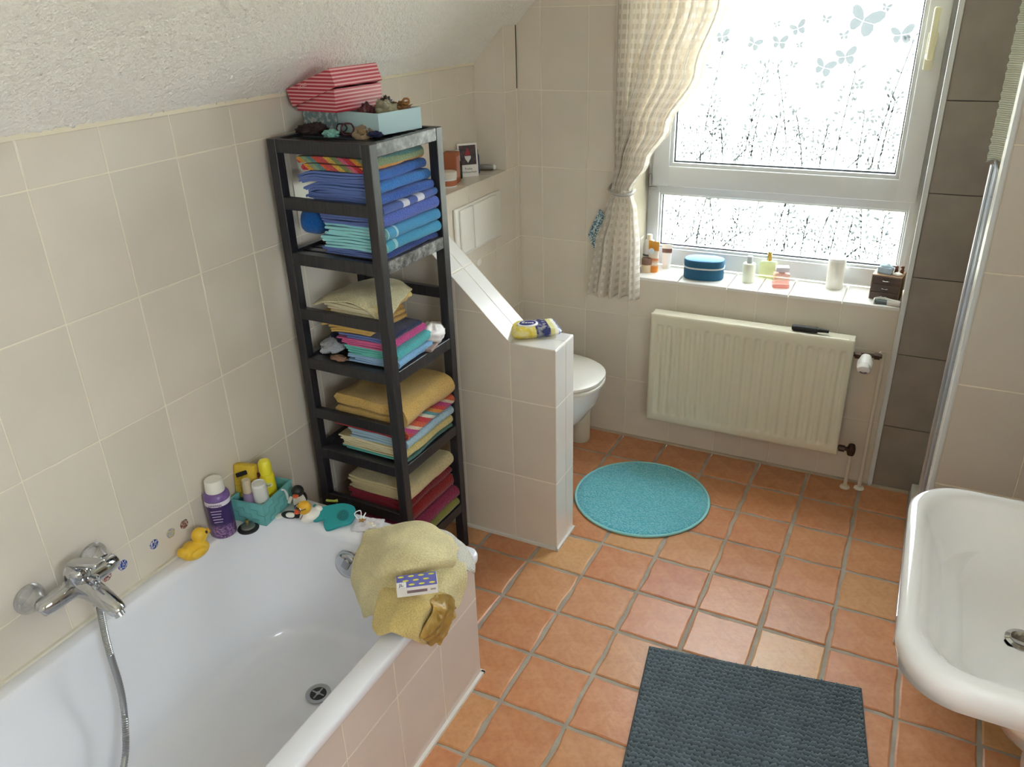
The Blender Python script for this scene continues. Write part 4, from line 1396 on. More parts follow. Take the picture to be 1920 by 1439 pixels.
st1 = [  # label, x0,x1,y0,y1,H,n,mat,hem
    ('thin navy towel lying lowest in the blue pile', -.07, .165, -.150, .135, .022, 2, T('navy_terry', '1d3a86'), HB),
    ('aqua towel with pale border second from the bottom of the blue pile', -.065, .178, -.152, .14, .040, 2, band_mat('aqua_band', None, [(0, '3fa6c0'), (.06, 'bfe3e6'), (.10, '48b0cc'), (.2, 'a9d9e2'), (.24, '3a9cc8'), (1, '3a9cc8')]), HA),
    ('turquoise-blue towel with pale lines above the aqua one', -.045, .180, -.154, .145, .040, 2, band_mat('turq_band', None, [(0, '45aeca'), (.05, 'b5dfe6'), (.12, '3f9fcf'), (.22, 'b7dfe9'), (.25, '3a97cc'), (1, '2f8cc6')]), HA),
    ('periwinkle blue towel in the middle of the blue pile', -.060, .178, -.154, .15, .042, 3, T('periwinkle_terry', '4a63ba'), HB),
    ('royal blue towel with a band of white squares', -.085, .172, -.150, .15, .026, 2, band_mat('squares_band', None, [(0, '4a66b4'), (.38, 'e4e6f2'), (.48, '4560b0'), (.60, 'e4e6f2'), (.70, '4a66b4'), (.84, '1d5fa8')]), HB),
    ('royal blue towel above the white-squared one', -.090, .166, -.148, .15, .030, 2, T('royal_terry', '2a5cb4'), HB),
    ('bright blue towel with shaggy pile below the top blue towel', -.100, .152, -.150, .145, .034, 2, T('bright_blue_terry', '2f7ccc', fine=260), HB),
    ('medium blue towel directly under the rainbow towel', -.118, .140, -.146, .14, .032, 2, T('medium_blue_terry', '2c68bd'), HB),
    ('rainbow striped towel on top of the blue pile', -.105, .140, -.140, .13, .046, 1, M_RAINB, M_RAINB),
]
for i, (lab, x0, x1, y0, y1, H, n_, m_, h_) in enumerate(st1):
    H *= .90
    towel(lab, x0, x1, y0, y1, z, H, n_, m_, h_, 20 + i, group='towels on the top shelf', droop=(.02 if i in (6, 7) else 0))
    z += H * .985
# a loose blue towel end bulging out on the left
V, F = [], []
bl = obj('towel', ellipsoid((0, 0, 0), .045, .10, .048, 20, 14), T('deep_blue_terry', '1f5fa8'), smooth=180, label='deep blue towel bulging out at the left of the blue pile', cat='towel', group='towels on the top shelf', loc=S(-.108, -.055, 1.178 + .085))
for v in bl.data.vertices:
    v.co += Vector((.010 * noise.noise(v.co * 18), 0, .012 * noise.noise(v.co * 22 + Vector((4, 0, 0)))))

z = 0.842
HP = plain('pink_hem', 'c65a8c', .9)
HT = plain('teal_hem', '5fb3aa', .9)
st2 = [
    ('light blue and white guest towel lowest in the washcloth pile', -.030, .172, -.158, .06, .026, 2, T('lightblue_terry', '7fb2dc', fine=300), plain('lb_hem', '8fb2d6', .9)),
    ('aqua guest towel above the light blue one', -.035, .168, -.156, .06, .030, 2, T('aqua_guest', '4fb6bc', fine=300), HT),
    ('magenta and white guest towel in the washcloth pile', -.050, .150, -.152, .06, .024, 2, T('magenta_terry', 'c23f86'), HP),
    ('navy guest towel below the yellow washcloths', -.045, .140, -.148, .05, .016, 1, T('navy_guest', '16204e'), HB),
    ('mustard washcloth lowest of the yellow layers', -.085, .085, -.158, .05, .015, 1, T('mustard_cloth', 'd2a95c'), HY),
    ('mustard washcloth second of the yellow layers from below', -.105, .08, -.156, .05, .015, 1, T('mustard_cloth2', 'd6ae62'), HY),
    ('mustard washcloth third of the yellow layers from below', -.120, .075, -.158, .05, .015, 1, T('mustard_cloth3', 'cfa552'), HY),
    ('mustard washcloth uppermost of the orange-yellow layers', -.125, .075, -.152, .05, .015, 1, T('mustard_cloth', 'd2a95c'), HY),
    ('pale yellow washcloth under the cream ones', -.095, .100, -.146, .04, .018, 1, T('lemon_cloth', 'dcc070'), HW),
    ('soft yellow washcloth below the crumpled cream cloth', -.09, .118, -.142, .04, .020, 1, T('lemon_cloth2', 'd8bd74'), HW),
]
for i, (lab, x0, x1, y0, y1, H, n_, m_, h_) in enumerate(st2):
    towel(lab, x0, x1, y0, y1, z, H, n_, m_, h_, 60 + i, rot=(.03 if i < 3 else -.02), group='cloths on the second shelf', droop=(.012 if 4 <= i < 8 else 0), jit=.02)
    z += H * .97

def crumple(name, label, cat, c, sx, sy, sz, mat, seed, amp=.35, freq=2.2, rot=0, group=None):
    V, F = ellipsoid((0, 0, 0), 1, 1, 1, 36, 24)
    out = []
    for v in V:
        p = Vector(v)
        k = 1 + amp * noise.noise(p * freq + Vector((seed, 0, 0))) + amp * .5 * noise.noise(p * freq * 2.3 + Vector((0, seed, 0)))
        z_ = p.z * k
        out.append((p.x * k * sx, p.y * k * sy, (max(z_, -.78) + .78) * sz * .6))
    return obj(name, (out, F), mat, smooth=180, label=label, cat=cat, group=group, loc=c, rot=(0, 0, rot))
def net(rows, nu=48, nv=48, wr=.003, seed=0, freq=30):
    """smooth surface through a net of points"""
    A = [smooth_path(r_, nu // (len(r_) - 1)) for r_ in rows]
    cols = list(zip(*A))
    B = [smooth_path(c_, nv // (len(rows) - 1)) for c_ in cols]
    nI, nJ = len(B), len(B[0])
    V, F = [], []
    for i in range(nI):
        for j in range(nJ):
            p = B[i][j]
            V.append(tuple(p + Vector((noise.noise(p * freq), noise.noise(p * freq + Vector((7, 0, 0))), noise.noise(p * freq * .8 + Vector((seed, 9, 0))))) * wr))
    for i in range(nI - 1):
        for j in range(nJ - 1):
            a = i * nJ + j
            F.append((a, a + 1, a + nJ + 1, a + nJ))
    return V, F
def cloth(name, label, rows, mat, th, cat='towel', group=None, wr=.003, seed=0, freq=30, origin=None):
    pts = [Vector(p) for r_ in rows for p in r_]
    c = Vector((sum(p.x for p in pts) / len(pts), sum(p.y for p in pts) / len(pts), min(p.z for p in pts)))
    V, F = net([[Vector(p) for p in r_] for r_ in rows], wr=wr, seed=seed, freq=freq)
    V = [tuple(Vector(v) - c) for v in V]
    o = obj(name, (V, F), mat, smooth=180, label=label, cat=cat, group=group, loc=c)
    solid(o, th, 0)
    return o
zt = z + .004
cloth('washcloth', 'crumpled cream washcloth draped on top of the washcloth pile',
      [[S(-.075, .05, zt), S(-.02, .06, zt + .012), S(.05, .06, zt + .012), S(.11, .05, zt - .004)],
       [S(-.10, -.03, zt - .004), S(-.02, -.03, zt + .020), S(.06, -.03, zt + .022), S(.132, -.04, zt - .010)],
       [S(-.112, -.11, zt - .012), S(-.03, -.10, zt + .014), S(.06, -.10, zt + .016), S(.142, -.10, zt - .030)],
       [S(-.12, -.148, zt - .020), S(-.03, -.148, zt + .002), S(.05, -.15, zt + .002), S(.150, -.150, zt - .052)]], T('cream_terry', 'e0d6ac'), .005, wr=.005, freq=24)
crumple('cotton_cloth', 'crumpled white shiny cloth at the right end of the second shelf', 'cloth', S(.135, .095, .842), .040, .055, .058, plain('white_satin', 'e6e2e2', .4, bump=(30, .5, .01)), 3, .3)
crumple('wash_mitt', 'dark navy folded cloth at the left of the second shelf', 'cloth', S(-.085, .0, .868), .060, .10, .05, T('midnight_terry', '12142e'), 5, .25)
crumple('wash_mitt', 'grey-white cloth lying under the navy cloth at the left', 'cloth', S(-.105, -.075, .842), .040, .068, .042, T('greywhite_terry', 'b9bcc4'), 8, .25)
crumple('hair_scrunchie', 'small brown dotted scrunchie in front of the grey-white cloth', 'scrunchie', S(-.045, -.146, .842), .03, .014, .014, plain('brown_dots', '8a6a58', .9, var=.4), 9, .4)
obj('wooden_block', rbox(-.022, .022, -.03, .03, 0, .010, .002), plain('pinkish_wood', '9c8680', .6), label='small pinkish board on the right rail of the second shelf', cat='board', loc=S(.158, .045, .842), rot=(0, 0, .2))

z = 0.520
st3 = [
    ('dark green towel lowest on the third shelf', -.085, .170, -.155, .14, .014, 1, T('teal_dark', '4c7a72'), HT),
    ('pale yellow towel with folded layers above the green one', -.095, .176, -.158, .14, .036, 3, T('paleyellow', 'd6c684'), HW),
    ('light blue towel in the middle of the third shelf', -.060, .180, -.158, .14, .034, 2, T('paleblue', 'a3c4d8'), plain('pb_hem', '9fbccf', .9)),
    ('salmon and grey striped towel sticking out on the left of the third shelf', -.150, .06, -.10, .10, .020, 2, T('salmon', None, stripes=[(0, 'c98a84'), (.4, 'b3b0b4'), (.7, 'd29a90')], axis=0, sscale=12), HP),
    ('red and orange rainbow towel under the big yellow one', -.115, .182, -.160, .15, .040, 2, T('rainbow2', None, stripes=[(0, 'c8323c'), (.16, 'd9d4c4'), (.26, '5d9aa0'), (.36, 'd98a3c'), (.48, 'c83a3e'), (.6, 'b83a78'), (.74, 'd9c8b0'), (.84, 'd4603c')], dirv=(0, 5, 9)), T('rainbow2h', None, stripes=[(0, 'b8282e'), (.4, 'd0502e'), (.7, 'd88a3a')], axis=2, sscale=26)),
]
for i, (lab, x0, x1, y0, y1, H, n_, m_, h_) in enumerate(st3):
    zz = z if i != 3 else z - .010
    towel(lab, x0, x1, y0, y1, zz, H, n_, m_, h_, 90 + i, group='towels on the third shelf')
    if i != 3:
        z += H * .97
ty = towel('thick mustard yellow towel on top of the third shelf pile', -.085, .190, -.150, .15, z, .080, 1, T('mustard_terry', 'd3ad62', fine=300), T('mustard_terry', 'd3ad62', fine=300), 99, group='towels on the third shelf', wave=.012)
z = 0.200
st4 = [
    ('olive green towel lowest on the bottom shelf', -.05, .178, -.150, .14, .034, 2, T('olive', '8f9148'), plain('ol_hem', '85873f', .9)),
    ('magenta towel on the bottom shelf', -.07, .182, -.158, .15, .050, 2, T('raspberry', '8e1f4a'), plain('ras_hem', '7a1a3e', .9)),
    ('dark red towel folded flat on the bottom shelf', -.090, .168, -.158, .13, .056, 2, T('darkred', '8e1418'), HR),
    ('second dark red towel under the cream roll', -.090, .160, -.14, .13, .030, 2, T('darkred2', '7c1420'), HR),
]
for i, (lab, x0, x1, y0, y1, H, n_, m_, h_) in enumerate(st4):
    towel(lab, x0, x1, y0, y1, z, H, n_, m_, h_, 120 + i, group='towels on the bottom shelf')
    z += H * .97
towel('cream towel rolled at its edge on top of the red towels', -.085, .165, -.156, .14, z, .050, 3, T('cream_roll', 'd8c79a'), plain('roll_hem', 'cdbd93', .9), 130, group='towels on the bottom shelf')
obj('care_tag', box(-.012, .012, -.001, .001, 0, .008), M_PLASTIC, label='tiny white care label on the dark red towel', cat='label', loc=S(-.03, -.1605, .318))

# ------------------------------------------------------------------ boxes and hair things on top of the tower
ZT = SHT
def stripe_mat(name, a, b, k, axis=2):
    q = N(name)
    sp = q.n('SeparateXYZ'); q.l(q.coord('Object'), sp.inputs[0])
    m = q.n('Math', operation='MULTIPLY'); m.inputs[1].default_value = k; q.l(sp.outputs[axis], m.inputs[0])
    ad = q.n('Math', operation='ADD'); ad.inputs[1].default_value = 50; q.l(m.outputs[0], ad.inputs[0])
    fr = q.n('Math', operation='FRACT'); q.l(ad.outputs[0], fr.inputs[0])
    q.set(color=q.ramp(fr.outputs[0], [(0, lin(a)), (.58, lin(b)), (.75, lin('c98a90')), (.82, lin(b))], 'CONSTANT'), rough=.35)
    return q.m
M_RED = stripe_mat('red_striped_card', 'a82438', 'd9a8a8', 105)
M_PBLUE = plain('pale_blue_card', 'a9c4ca', .6)
def tray(x0, x1, y0, y1, h, t=.003):
    return join(box(x0, x1, y0, y1, 0, t), box(x0, x0 + t, y0, y1, t, h), box(x1 - t, x1, y0, y1, t, h), box(x0 + t, x1 - t, y0, y0 + t, t, h), box(x0 + t, x1 - t, y1 - t, y1, t, h))
bc = Vector((.330, -1.236, ZT))
ba_ = math.radians(14)
pb = thing('gift_box', 'open pale blue cardboard tray on top of the shelf tower', 'box', bc, ba_ - math.radians(14) + .0)
bx = at(712, 255, z=ZT); bxr = at(790, 240, z=ZT)
ra = math.atan2(bxr.y - bx.y, bxr.x - bx.x) - PI / 2
pb.location = bx
pb.rotation_euler = (0, 0, ra)
obj('tray', tray(-.315, 0, 0, .168, .058), M_PBLUE, pb)
def leafy():
    q = N('leaf_printed_card')
    q.set(color=q.ramp(q.noise(60, detail=3), [(.5, lin('7c989c')), (.6, lin('c3ccc8'))]), rough=.6)
    return q.m
obj('printed_sleeve', box(-.318, -.165, -.0012, .0, .002, .058), leafy(), pb)
r0, r1, r2 = at(560, 207, z=ZT + .0585), at(631, 212, z=ZT + .0585), at(718, 197, z=ZT + .0585)
rb = thing('striped_box', 'red and pink striped cardboard box resting on the pale blue tray', 'box', r1, math.atan2(r2.y - r1.y, r2.x - r1.x) - PI / 2)
rw, rd_ = .155, (r2 - r1).length
obj('box_body', tray(-rw, 0, 0, rd_, .062), M_RED, rb)
ld = thing('box_lid', 'red and pink striped lid lying askew on its box', 'lid', r1 + Vector((-.012, .004, .066)), math.atan2(r2.y - r1.y, r2.x - r1.x) - PI / 2 + .06)
lidm = obj('lid_body', xf(mv(tray(-rw - .012, .012, -.006, rd_ + .006, .05), 0, 0, 0), TR(-.006, 0, .046) @ RY(-.33) @ RX(PI) @ TR(0, -rd_, 0)), M_RED, ld)
text('lettering', 'KIOSC', .012, plain('pale_lettering', 'd9b4b4', .5), ld, TR(-.10, -.0065, .002) @ RY(-.33) @ RX(PI / 2))

def ring_tie(name, label, c, R, r, mat, rot=(0, 0, 0), wob=.2, seed=0, cat='hair tie', group='hair ties on the shelf tower'):
    pts = []
    for i in range(41):
        a = 2 * PI * i / 40
        k = 1 + wob * noise.noise((math.cos(a) * 1.5 + seed, math.sin(a) * 1.5, 0))
        pts.append((R * k * math.cos(a), R * k * .8 * math.sin(a), r + r * .7 * noise.noise((math.cos(a) * 2, math.sin(a) * 2 + seed, 3))))
    rad = [r * (1 + .35 * noise.noise((i * .9, seed, 1))) for i in range(41)]
    return obj(name, tube(pts, rad, 10, False), mat, smooth=180, label=label, cat=cat, group=group, loc=c, rot=rot)
zt = ZT
def onTop(u, v):
    return at(u, v, z=zt)
DKB = plain('dark_brown_velvet', '2c1a1a', .8, bump=(120, .8, .004))
crumple('scrunchie', 'dark brown velvet scrunchie at the left front of the tower top', 'scrunchie', onTop(575, 252), .030, .020, .024, DKB, 11, .5, 3)
crumple('scrunchie', 'larger dark brown velvet scrunchie left of the mint one', 'scrunchie', onTop(597, 252), .030, .022, .030, plain('brown_velvet', '2a1518', .8, bump=(120, .8, .004)), 14, .5, 3.2)
crumple('scrunchie', 'mint green ruffled scrunchie in the middle of the tower top', 'scrunchie', onTop(621, 257), .024, .017, .018, plain('mint_ruffle', '7fb5ac', .8, bump=(150, .8, .004)), 17, .5, 4)
ring_tie('hair_tie', 'thin dark red hair tie leaning beside the mint scrunchie', onTop(653, 254) + Vector((0, 0, .016)), .020, .0025, plain('dark_red_elastic', '4a2028', .6), rot=(1.2, 0, .3), seed=3)
ring_tie('hair_tie', 'thin black hair tie behind the dark red one', onTop(642, 250) + Vector((0, 0, .014)), .016, .002, plain('black_elastic', '17171a', .6), rot=(1.0, .2, .1), seed=6)
ring_tie('hair_tie', 'thick beige and brown twisted hair band', onTop(683, 253), .026, .008, plain('beige_twist', '9a8368', .9, var=.35, bump=(180, .8, .004)), rot=(.6, 0, .2), seed=8)
crumple('scrunchie', 'tan knitted scrunchie inside the twisted hair band', 'scrunchie', onTop(684, 252), .018, .016, .014, plain('tan_knit', 'a58a68', .9, bump=(150, .9, .004)), 19, .4, 3)
ring_tie('hair_tie', 'orange-tan loop behind the twisted hair band', onTop(660, 246), .014, .004, plain('tan_loop', 'b8946a', .8), rot=(1.1, 0, 0), seed=21)
crumple('scrunchie', 'small navy scrunchie at the front corner of the pale blue tray', 'scrunchie', onTop(704, 257), .022, .012, .014, plain('navy_ruffle', '20244a', .8), 23, .5, 4)
def inTray(fx_, fy_, z_):
    return bx + Matrix.Rotation(ra, 3, 'Z') @ Vector((fx_, fy_, z_))
crumple('scrunchie', 'shiny burgundy scrunchie in the pale blue tray', 'scrunchie', inTray(-.075, .028, .030), .024, .022, .044, plain('burgundy_satin', '4a1a22', .3), 31, .4, 3.5)
crumple('scrunchie', 'olive and cream satin scrunchie in the middle of the tray', 'scrunchie', inTray(-.045, .070, .026), .032, .032, .052, plain('olive_satin', '8e8870', .35, var=.35), 34, .45, 3)
crumple('hair_clip', 'heap of amber brown curly hair band at the back of the tray', 'hair band', inTray(-.045, .128, .026), .036, .034, .042, plain('amber_curls', '7a4f22', .45, var=.4, bump=(140, 1.0, .008)), 37, .5, 4)
ring_tie('hair_tie', 'amber loop standing up from the back of the tray', inTray(-.025, .138, .075), .009, .003, plain('amber_loop', '96642c', .4), rot=(1.4, 0, .4), seed=41)
crumple('hair_clip', 'dark brown claw clip between the satin scrunchie and curly band', 'hair clip', inTray(-.062, .095, .050), .014, .020, .036, plain('dark_claw', '33221c', .4), 43, .6, 4)
# ------------------------------------------------------------------ ledge above the toilet
LZ = 1.1914
def bottle(name, label, cat, loc, body, cap, mb, mc_, rz=0.0, extra=None):
    t = thing(name, label, cat, loc, rz)
    obj('bottle', lathe(body, 24), mb, t, 40)
    obj('cap', lathe(cap, 24), mc_, t, 40)
    return t
M_GGL = plain('dark_green_glass', '12331f', .1)
gb = bottle('spray_bottle', 'small dark green bottle with white pump cap on the ledge', 'bottle', (0.030, -0.325, LZ), [(.016, 0), (.018, .003), (.018, .056), (.014, .066), (.010, .070)],
            [(.011, .069), (.011, .080), (.0095, .108), (.008, .110)], M_GGL, M_PLASTIC)
obj('paper_tag', rbox(.004, .020, -.0195, -.0180, .030, .044, .0005), M_PLASTIC, gb)
cdp = at(879, 333, z=LZ)
card = thing('greeting_card', 'white Christmas card with a gnome picture standing on the ledge', 'card', (0.052, -0.277, LZ), math.radians(44))
obj('card_sheet', xf(box(-.040, .040, -.001, .001, 0, .128), RX(-.10)), plain('card_white', 'e6e4e0', .6), card)
def card_pic():
    q = N('card_picture')
    q.set(color=q.ramp(q.noise(75, detail=4, rough=.7), [(.35, lin('1c1a1e')), (.5, lin('3a3034')), (.58, lin('5c2a34')), (.66, lin('3c4238'))]), rough=.3)
    return q.m
pic = obj('picture', xf(box(-.034, .034, -.0016, -.0010, .046, .121), RX(-.10)), card_pic(), card)
RXc = RX(-.10)
def flat(poly, y, z0=0):
    return xf(([(x, y, z) for x, z in poly], [tuple(range(len(poly)))]), RXc)
obj('gnome_hat', flat([(-.012, .082), (.012, .082), (.008, .098), (.0, .112), (-.006, .100)], -.0019), plain('gnome_red', '96202c', .6), pic)
obj('gnome_beard', flat([(-.013, .080), (.013, .080), (.012, .070), (.0, .054), (-.011, .070)], -.0019), plain('gnome_white', 'd8d8d8', .6), pic)
text('lettering', 'Frohe\nWeihnachten', .0125, plain('black_ink', '26242a', .6), card, RXc @ TR(0, -.0013, .024) @ RX(PI / 2))
bottle('roll_on', 'slim dark blue bottle half hidden behind the Christmas card', 'bottle', (0.047, -0.205, LZ), [(.013, 0), (.0135, .003), (.0135, .070), (.010, .078)], [(.010, .078), (.009, .094), (.006, .097)],
       plain('navy_plastic', '3d4274', .3), plain('grey_cap', '6a6a74', .4))
tb = thing('pen_tube', 'grey metal tube with white cap lying at the back of the ledge', 'tube', (0.055, -0.135, LZ + .0115), 0.35)
obj('barrel', tube([(-.045, 0, 0), (.030, 0, 0)], .011, 16), M_STEEL, tb, 40)
obj('cap', tube([(.030, 0, 0), (.036, 0, 0), (.040, 0, 0)], [.011, .010, .006], 16), M_PLASTIC, tb, 40)
bb = thing('soap_box', 'tall brown-orange cardboard box on the ledge behind the shelf post', 'box', (0.045, -0.395, LZ), .2)
obj('carton', rbox(-.026, .026, -.024, .024, 0, .115, .001, 1), plain('russet_card', 'a05a3a', .6), bb)
obj('side_print', box(.0262, .0268, -.018, .018, .02, .10), plain('pink_print', 'b98276', .6), bb)
jr = thing('cream_jar', 'white jar with an orange label on the ledge behind the towels', 'jar', (0.068, -0.468, LZ))
obj('jar', lathe([(.032, 0), (.034, .003), (.034, .030), (.032, .033)], 28), M_PLASTIC, jr, 40)
obj('lid', lathe([(.035, .033), (.036, .036), (.036, .054), (.033, .057)], 28), plain('cream_lid', 'd8d2c6', .4), jr, 40)
obj('label_band', lathe([(.0343, .006), (.0343, .026)], 28), plain('orange_label', 'b0623c', .5), jr, 60)

# ------------------------------------------------------------------ window sill
SZ = 0.764
def sill(u, v):
    return at(u, v, z=SZ)
# sun cream tube, standing on its cap
def tube_mesh(w_, d_, h_, z0):
    V, F = [], []
    n_ = 20
    for j in range(9):
        t = j / 8
        for i in range(n_):
            a = 2 * PI * i / n_
            V.append((w_ / 2 * (.86 + .14 * t) * math.cos(a), d_ / 2 * (1 - t * .93) * math.sin(a), z0 + h_ * t))
    for j in range(8):
        for i in range(n_):
            k = (i + 1) % n_
            F.append((j * n_ + i, j * n_ + k, (j + 1) * n_ + k, (j + 1) * n_ + i))
    F.append(tuple(range(n_ - 1, -1, -1)))
    F.append(tuple(8 * n_ + i for i in range(n_)))
    return V, F
def grad_mat(name, stops, z0, h_):
    q = N(name)
    sp = q.n('SeparateXYZ'); q.l(q.coord('Object'), sp.inputs[0])
    a = q.n('Math', operation='SUBTRACT'); a.inputs[1].default_value = z0; q.l(sp.outputs[2], a.inputs[0])
    m = q.n('Math', operation='DIVIDE'); m.inputs[1].default_value = h_; q.l(a.outputs[0], m.inputs[0])
    q.set(color=q.ramp(m.outputs[0], [(p, lin(c)) for p, c in stops]), rough=.3)
    return q.m
s1 = thing('sunscreen_tube', 'orange and white sun cream tube standing on its orange cap', 'tube', sill(1224, 509), -.35)
obj('tube_body', tube_mesh(.056, .036, .105, .026), grad_mat('sun_print', [(0, 'd98a2e'), (.10, 'e8e2d4'), (.30, 'd6762c'), (.36, 'efe6d6'), (.62, 'e9e2d8'), (.66, 'd98f2e'), (1, 'd9a33c')], .026, .105), s1, 50)
obj('cap', lathe([(.021, 0), (.022, .003), (.023, .026)], 24, 1, .8), plain('orange_cap', 'dd8420', .35), s1, 40)
obj('logo_oval', xf(lathe([(.015, 0), (.0145, .0008)], 24, 1, .8), TR(0, -.0142, .092) @ RX(PI / 2 - .12)), plain('pale_logo', 'cfdbe6', .4), s1, 40)
s2 = thing('lotion_bottle', 'white lotion bottle beside the curtain behind the jar', 'bottle', Vector((.683, .135, SZ)))
obj('bottle', lathe([(.024, 0), (.026, .004), (.026, .10), (.020, .120), (.011, .128)], 24, 1, .7), plain('white_lotion', 'e4e6e8', .3), s2, 40)
obj('cap', lathe([(.012, .128), (.012, .145), (.010, .147)], 20), M_PLASTIC, s2, 40)
obj('label_band', lathe([(.0263, .055), (.0263, .062)], 24, 1, .71), plain('dark_band', '5a6068', .5), s2, 60)
s3 = thing('cosmetic_jar', 'small cream jar with brown lid next to the curtain hem', 'jar', Vector((.693, .078, SZ)))
obj('jar', lathe([(.020, 0), (.021, .003), (.021, .034)], 24), plain('cream_jar', 'dcc9a8', .4), s3, 40)
obj('lid', lathe([(.022, .034), (.022, .056), (.020, .059)], 24), plain('brown_lid', '7c5c4c', .4), s3, 40)
s4 = thing('hand_cream_tube', 'white tube with a brown stripe behind the sun cream', 'tube', Vector((.755, .160, SZ)), .2)
obj('tube_body', tube_mesh(.044, .03, .085, .018), grad_mat('hc_print', [(0, 'e6e4e2'), (.55, 'e6e4e2'), (.6, '6a4a44'), (.78, '6a4a44'), (.8, 'e6e4e2'), (1, 'e6e4e2')], .018, .085), s4, 50)
obj('cap', lathe([(.016, 0), (.017, .018)], 20), M_PLASTIC, s4, 40)

cs_ = thing('cosmetic_case', 'blue velvet oval vanity case on the window sill', 'case', (sill(1279, 520) + sill(1356, 523)) / 2 + Vector((0, .012, 0)), .12)
def oval_ring(a, b, z, n=48, k=2.6):
    return [(a * math.copysign(abs(math.cos(2 * PI * i / n)) ** (2 / k), math.cos(2 * PI * i / n)), b * math.copysign(abs(math.sin(2 * PI * i / n)) ** (2 / k), math.sin(2 * PI * i / n))) for i in range(n)], z
M_VELV = plain('petrol_velvet', '1f5a7c', .75, var=.15)
M_VELV2 = plain('blue_velvet', '3f84b8', .6, var=.12)
obj('case_body', rings([oval_ring(.078, .050, 0), oval_ring(.081, .053, .004), oval_ring(.081, .053, .046)]), M_VELV, cs_, 50)
zp = obj('zip', rings([oval_ring(.083, .055, .046), oval_ring(.0835, .0555, .049), oval_ring(.083, .055, .052)]), plain('silver_zip', 'cfd2d4', .4), cs_, 50)
obj('case_lid', rings([oval_ring(.081, .053, .052), oval_ring(.082, .054, .074), oval_ring(.079, .051, .080)]), M_VELV, cs_, 50)
obj('lid_top', rings([oval_ring(.078, .050, .080), oval_ring(.070, .044, .0825)]), M_VELV2, cs_, 50)

s5 = bottle('lotion_flacon', 'pale cream round flacon with silver cap left of the perfumes', 'bottle', sill(1402, 528), [(.023, 0), (.025, .003), (.025, .073), (.023, .077), (.011, .079)],
            [(.012, .079), (.012, .104), (.011, .106)], plain('milky_plastic', 'dfe3cf', .3), plain('pale_silver', 'b9c0c4', .35))
def tint_glass(name, c, rough=.05):
    q = N(name)
    q.set(color=lin(c), rough=rough, spec=.6)
    tp = q.n('BsdfTransparent')
    tp.inputs[0].default_value = lin(c)
    mx = q.n('MixShader')
    mx.inputs[0].default_value = .28
    q.l(tp.outputs[0], mx.inputs[1]); q.l(q.b.outputs[0], mx.inputs[2]); q.l(mx.outputs[0], q.out.inputs[0])
    return q.m
s6 = thing('perfume_bottle', 'flat yellow-green perfume bottle with a gold cap', 'perfume', sill(1439, 521), -.1)
obj('flacon', rbox(-.036, .036, -.013, .013, 0, .066, .006, 3), tint_glass('yellow_perfume', 'f4f6dc'), s6, 40)
obj('shoulder', rbox(-.030, .030, -.011, .011, .066, .073, .003), tint_glass('clear_glass', 'f0f4ee'), s6, 40)
obj('cap', lathe([(.009, .073), (.009, .108), (.008, .110)], 20), plain('gold_cap', 'c2a253', .2, metal=.9), s6, 40)
s7 = thing('perfume_bottle', 'square pink perfume bottle with white square cap', 'perfume', sill(1463, 537), .25)
obj('flacon', rbox(-.030, .030, -.022, .022, 0, .056, .004, 2), tint_glass('pink_perfume', 'fbe4dd'), s7, 40)
obj('base_glass', rbox(-.033, .033, -.025, .025, 0, .014, .004, 2), tint_glass('pink_clear', 'f4dcd8'), s7, 40)
obj('collar', rbox(-.012, .012, -.010, .010, .056, .064, .002), plain('pinkish_collar', 'b79aa0', .3), s7, 40)
obj('cap', rbox(-.025, .025, -.020, .020, .064, .082, .002), plain('lilac_white_cap', 'd9d3dc', .25), s7, 40)
s8 = thing('white_canister', 'plain white cylindrical canister on the sill', 'canister', sill(1563, 540))
obj('canister', lathe([(.030, 0), (.032, .003), (.033, .100), (.032, .116)], 32), plain('cream_canister', 'dedbd0', .35), s8, 40)
obj('lid', lathe([(.034, .112), (.034, .121), (.031, .124)], 32), plain('white_lid', 'e8e8e6', .35), s8, 40)
s9 = thing('mini_drawers', 'small dark wooden chest with three drawers at the right end of the sill', 'drawers', Vector((1.627, .098, SZ)), -.12)
obj('carcass', rbox(-.052, .052, -.038, .045, 0, .096, .0015, 1), plain('light_ply', '9c7d60', .6), s9)
M_DKW = plain('dark_walnut', '54443e', .5, var=.2)
for k in range(3):
    dw = obj('drawer', rbox(-.049, .049, -.042, -.037, .004 + .030 * k, .032 + .030 * k, .001, 1), M_DKW, s9)
    obj('handle', tube(smooth_path([(-.012, -.042, .016 + .03 * k), (-.010, -.047, .0175 + .03 * k), (0, -.048, .0165 + .03 * k), (.010, -.047, .0175 + .03 * k), (.012, -.042, .016 + .03 * k)], 3), .0018, 6), M_CHROME, dw, 60)
top = Vector((1.627, .098, SZ + .096))
tp = thing('tissue_pack', 'small blue and white pack of tissues on the mini drawers', 'tissues', top + Vector((-.014, 0, 0)), -.3)
obj('pack', rbox(-.024, .024, -.018, .018, 0, .024, .003), plain('pack_blue_white', 'a9bfd4', .4, var=.3), tp)
obj('tissue', mv((lambda g_: ([(x, y, z + .006 * noise.noise((x * 90, y * 90, 0))) for x, y, z in g_[0]], g_[1]))(ellipsoid((0, 0, 0), .022, .016, .010, 20, 12)), 0, 0, .026), plain('tissue_blue', 'bcd4e6', .8, var=.1), tp, 180)
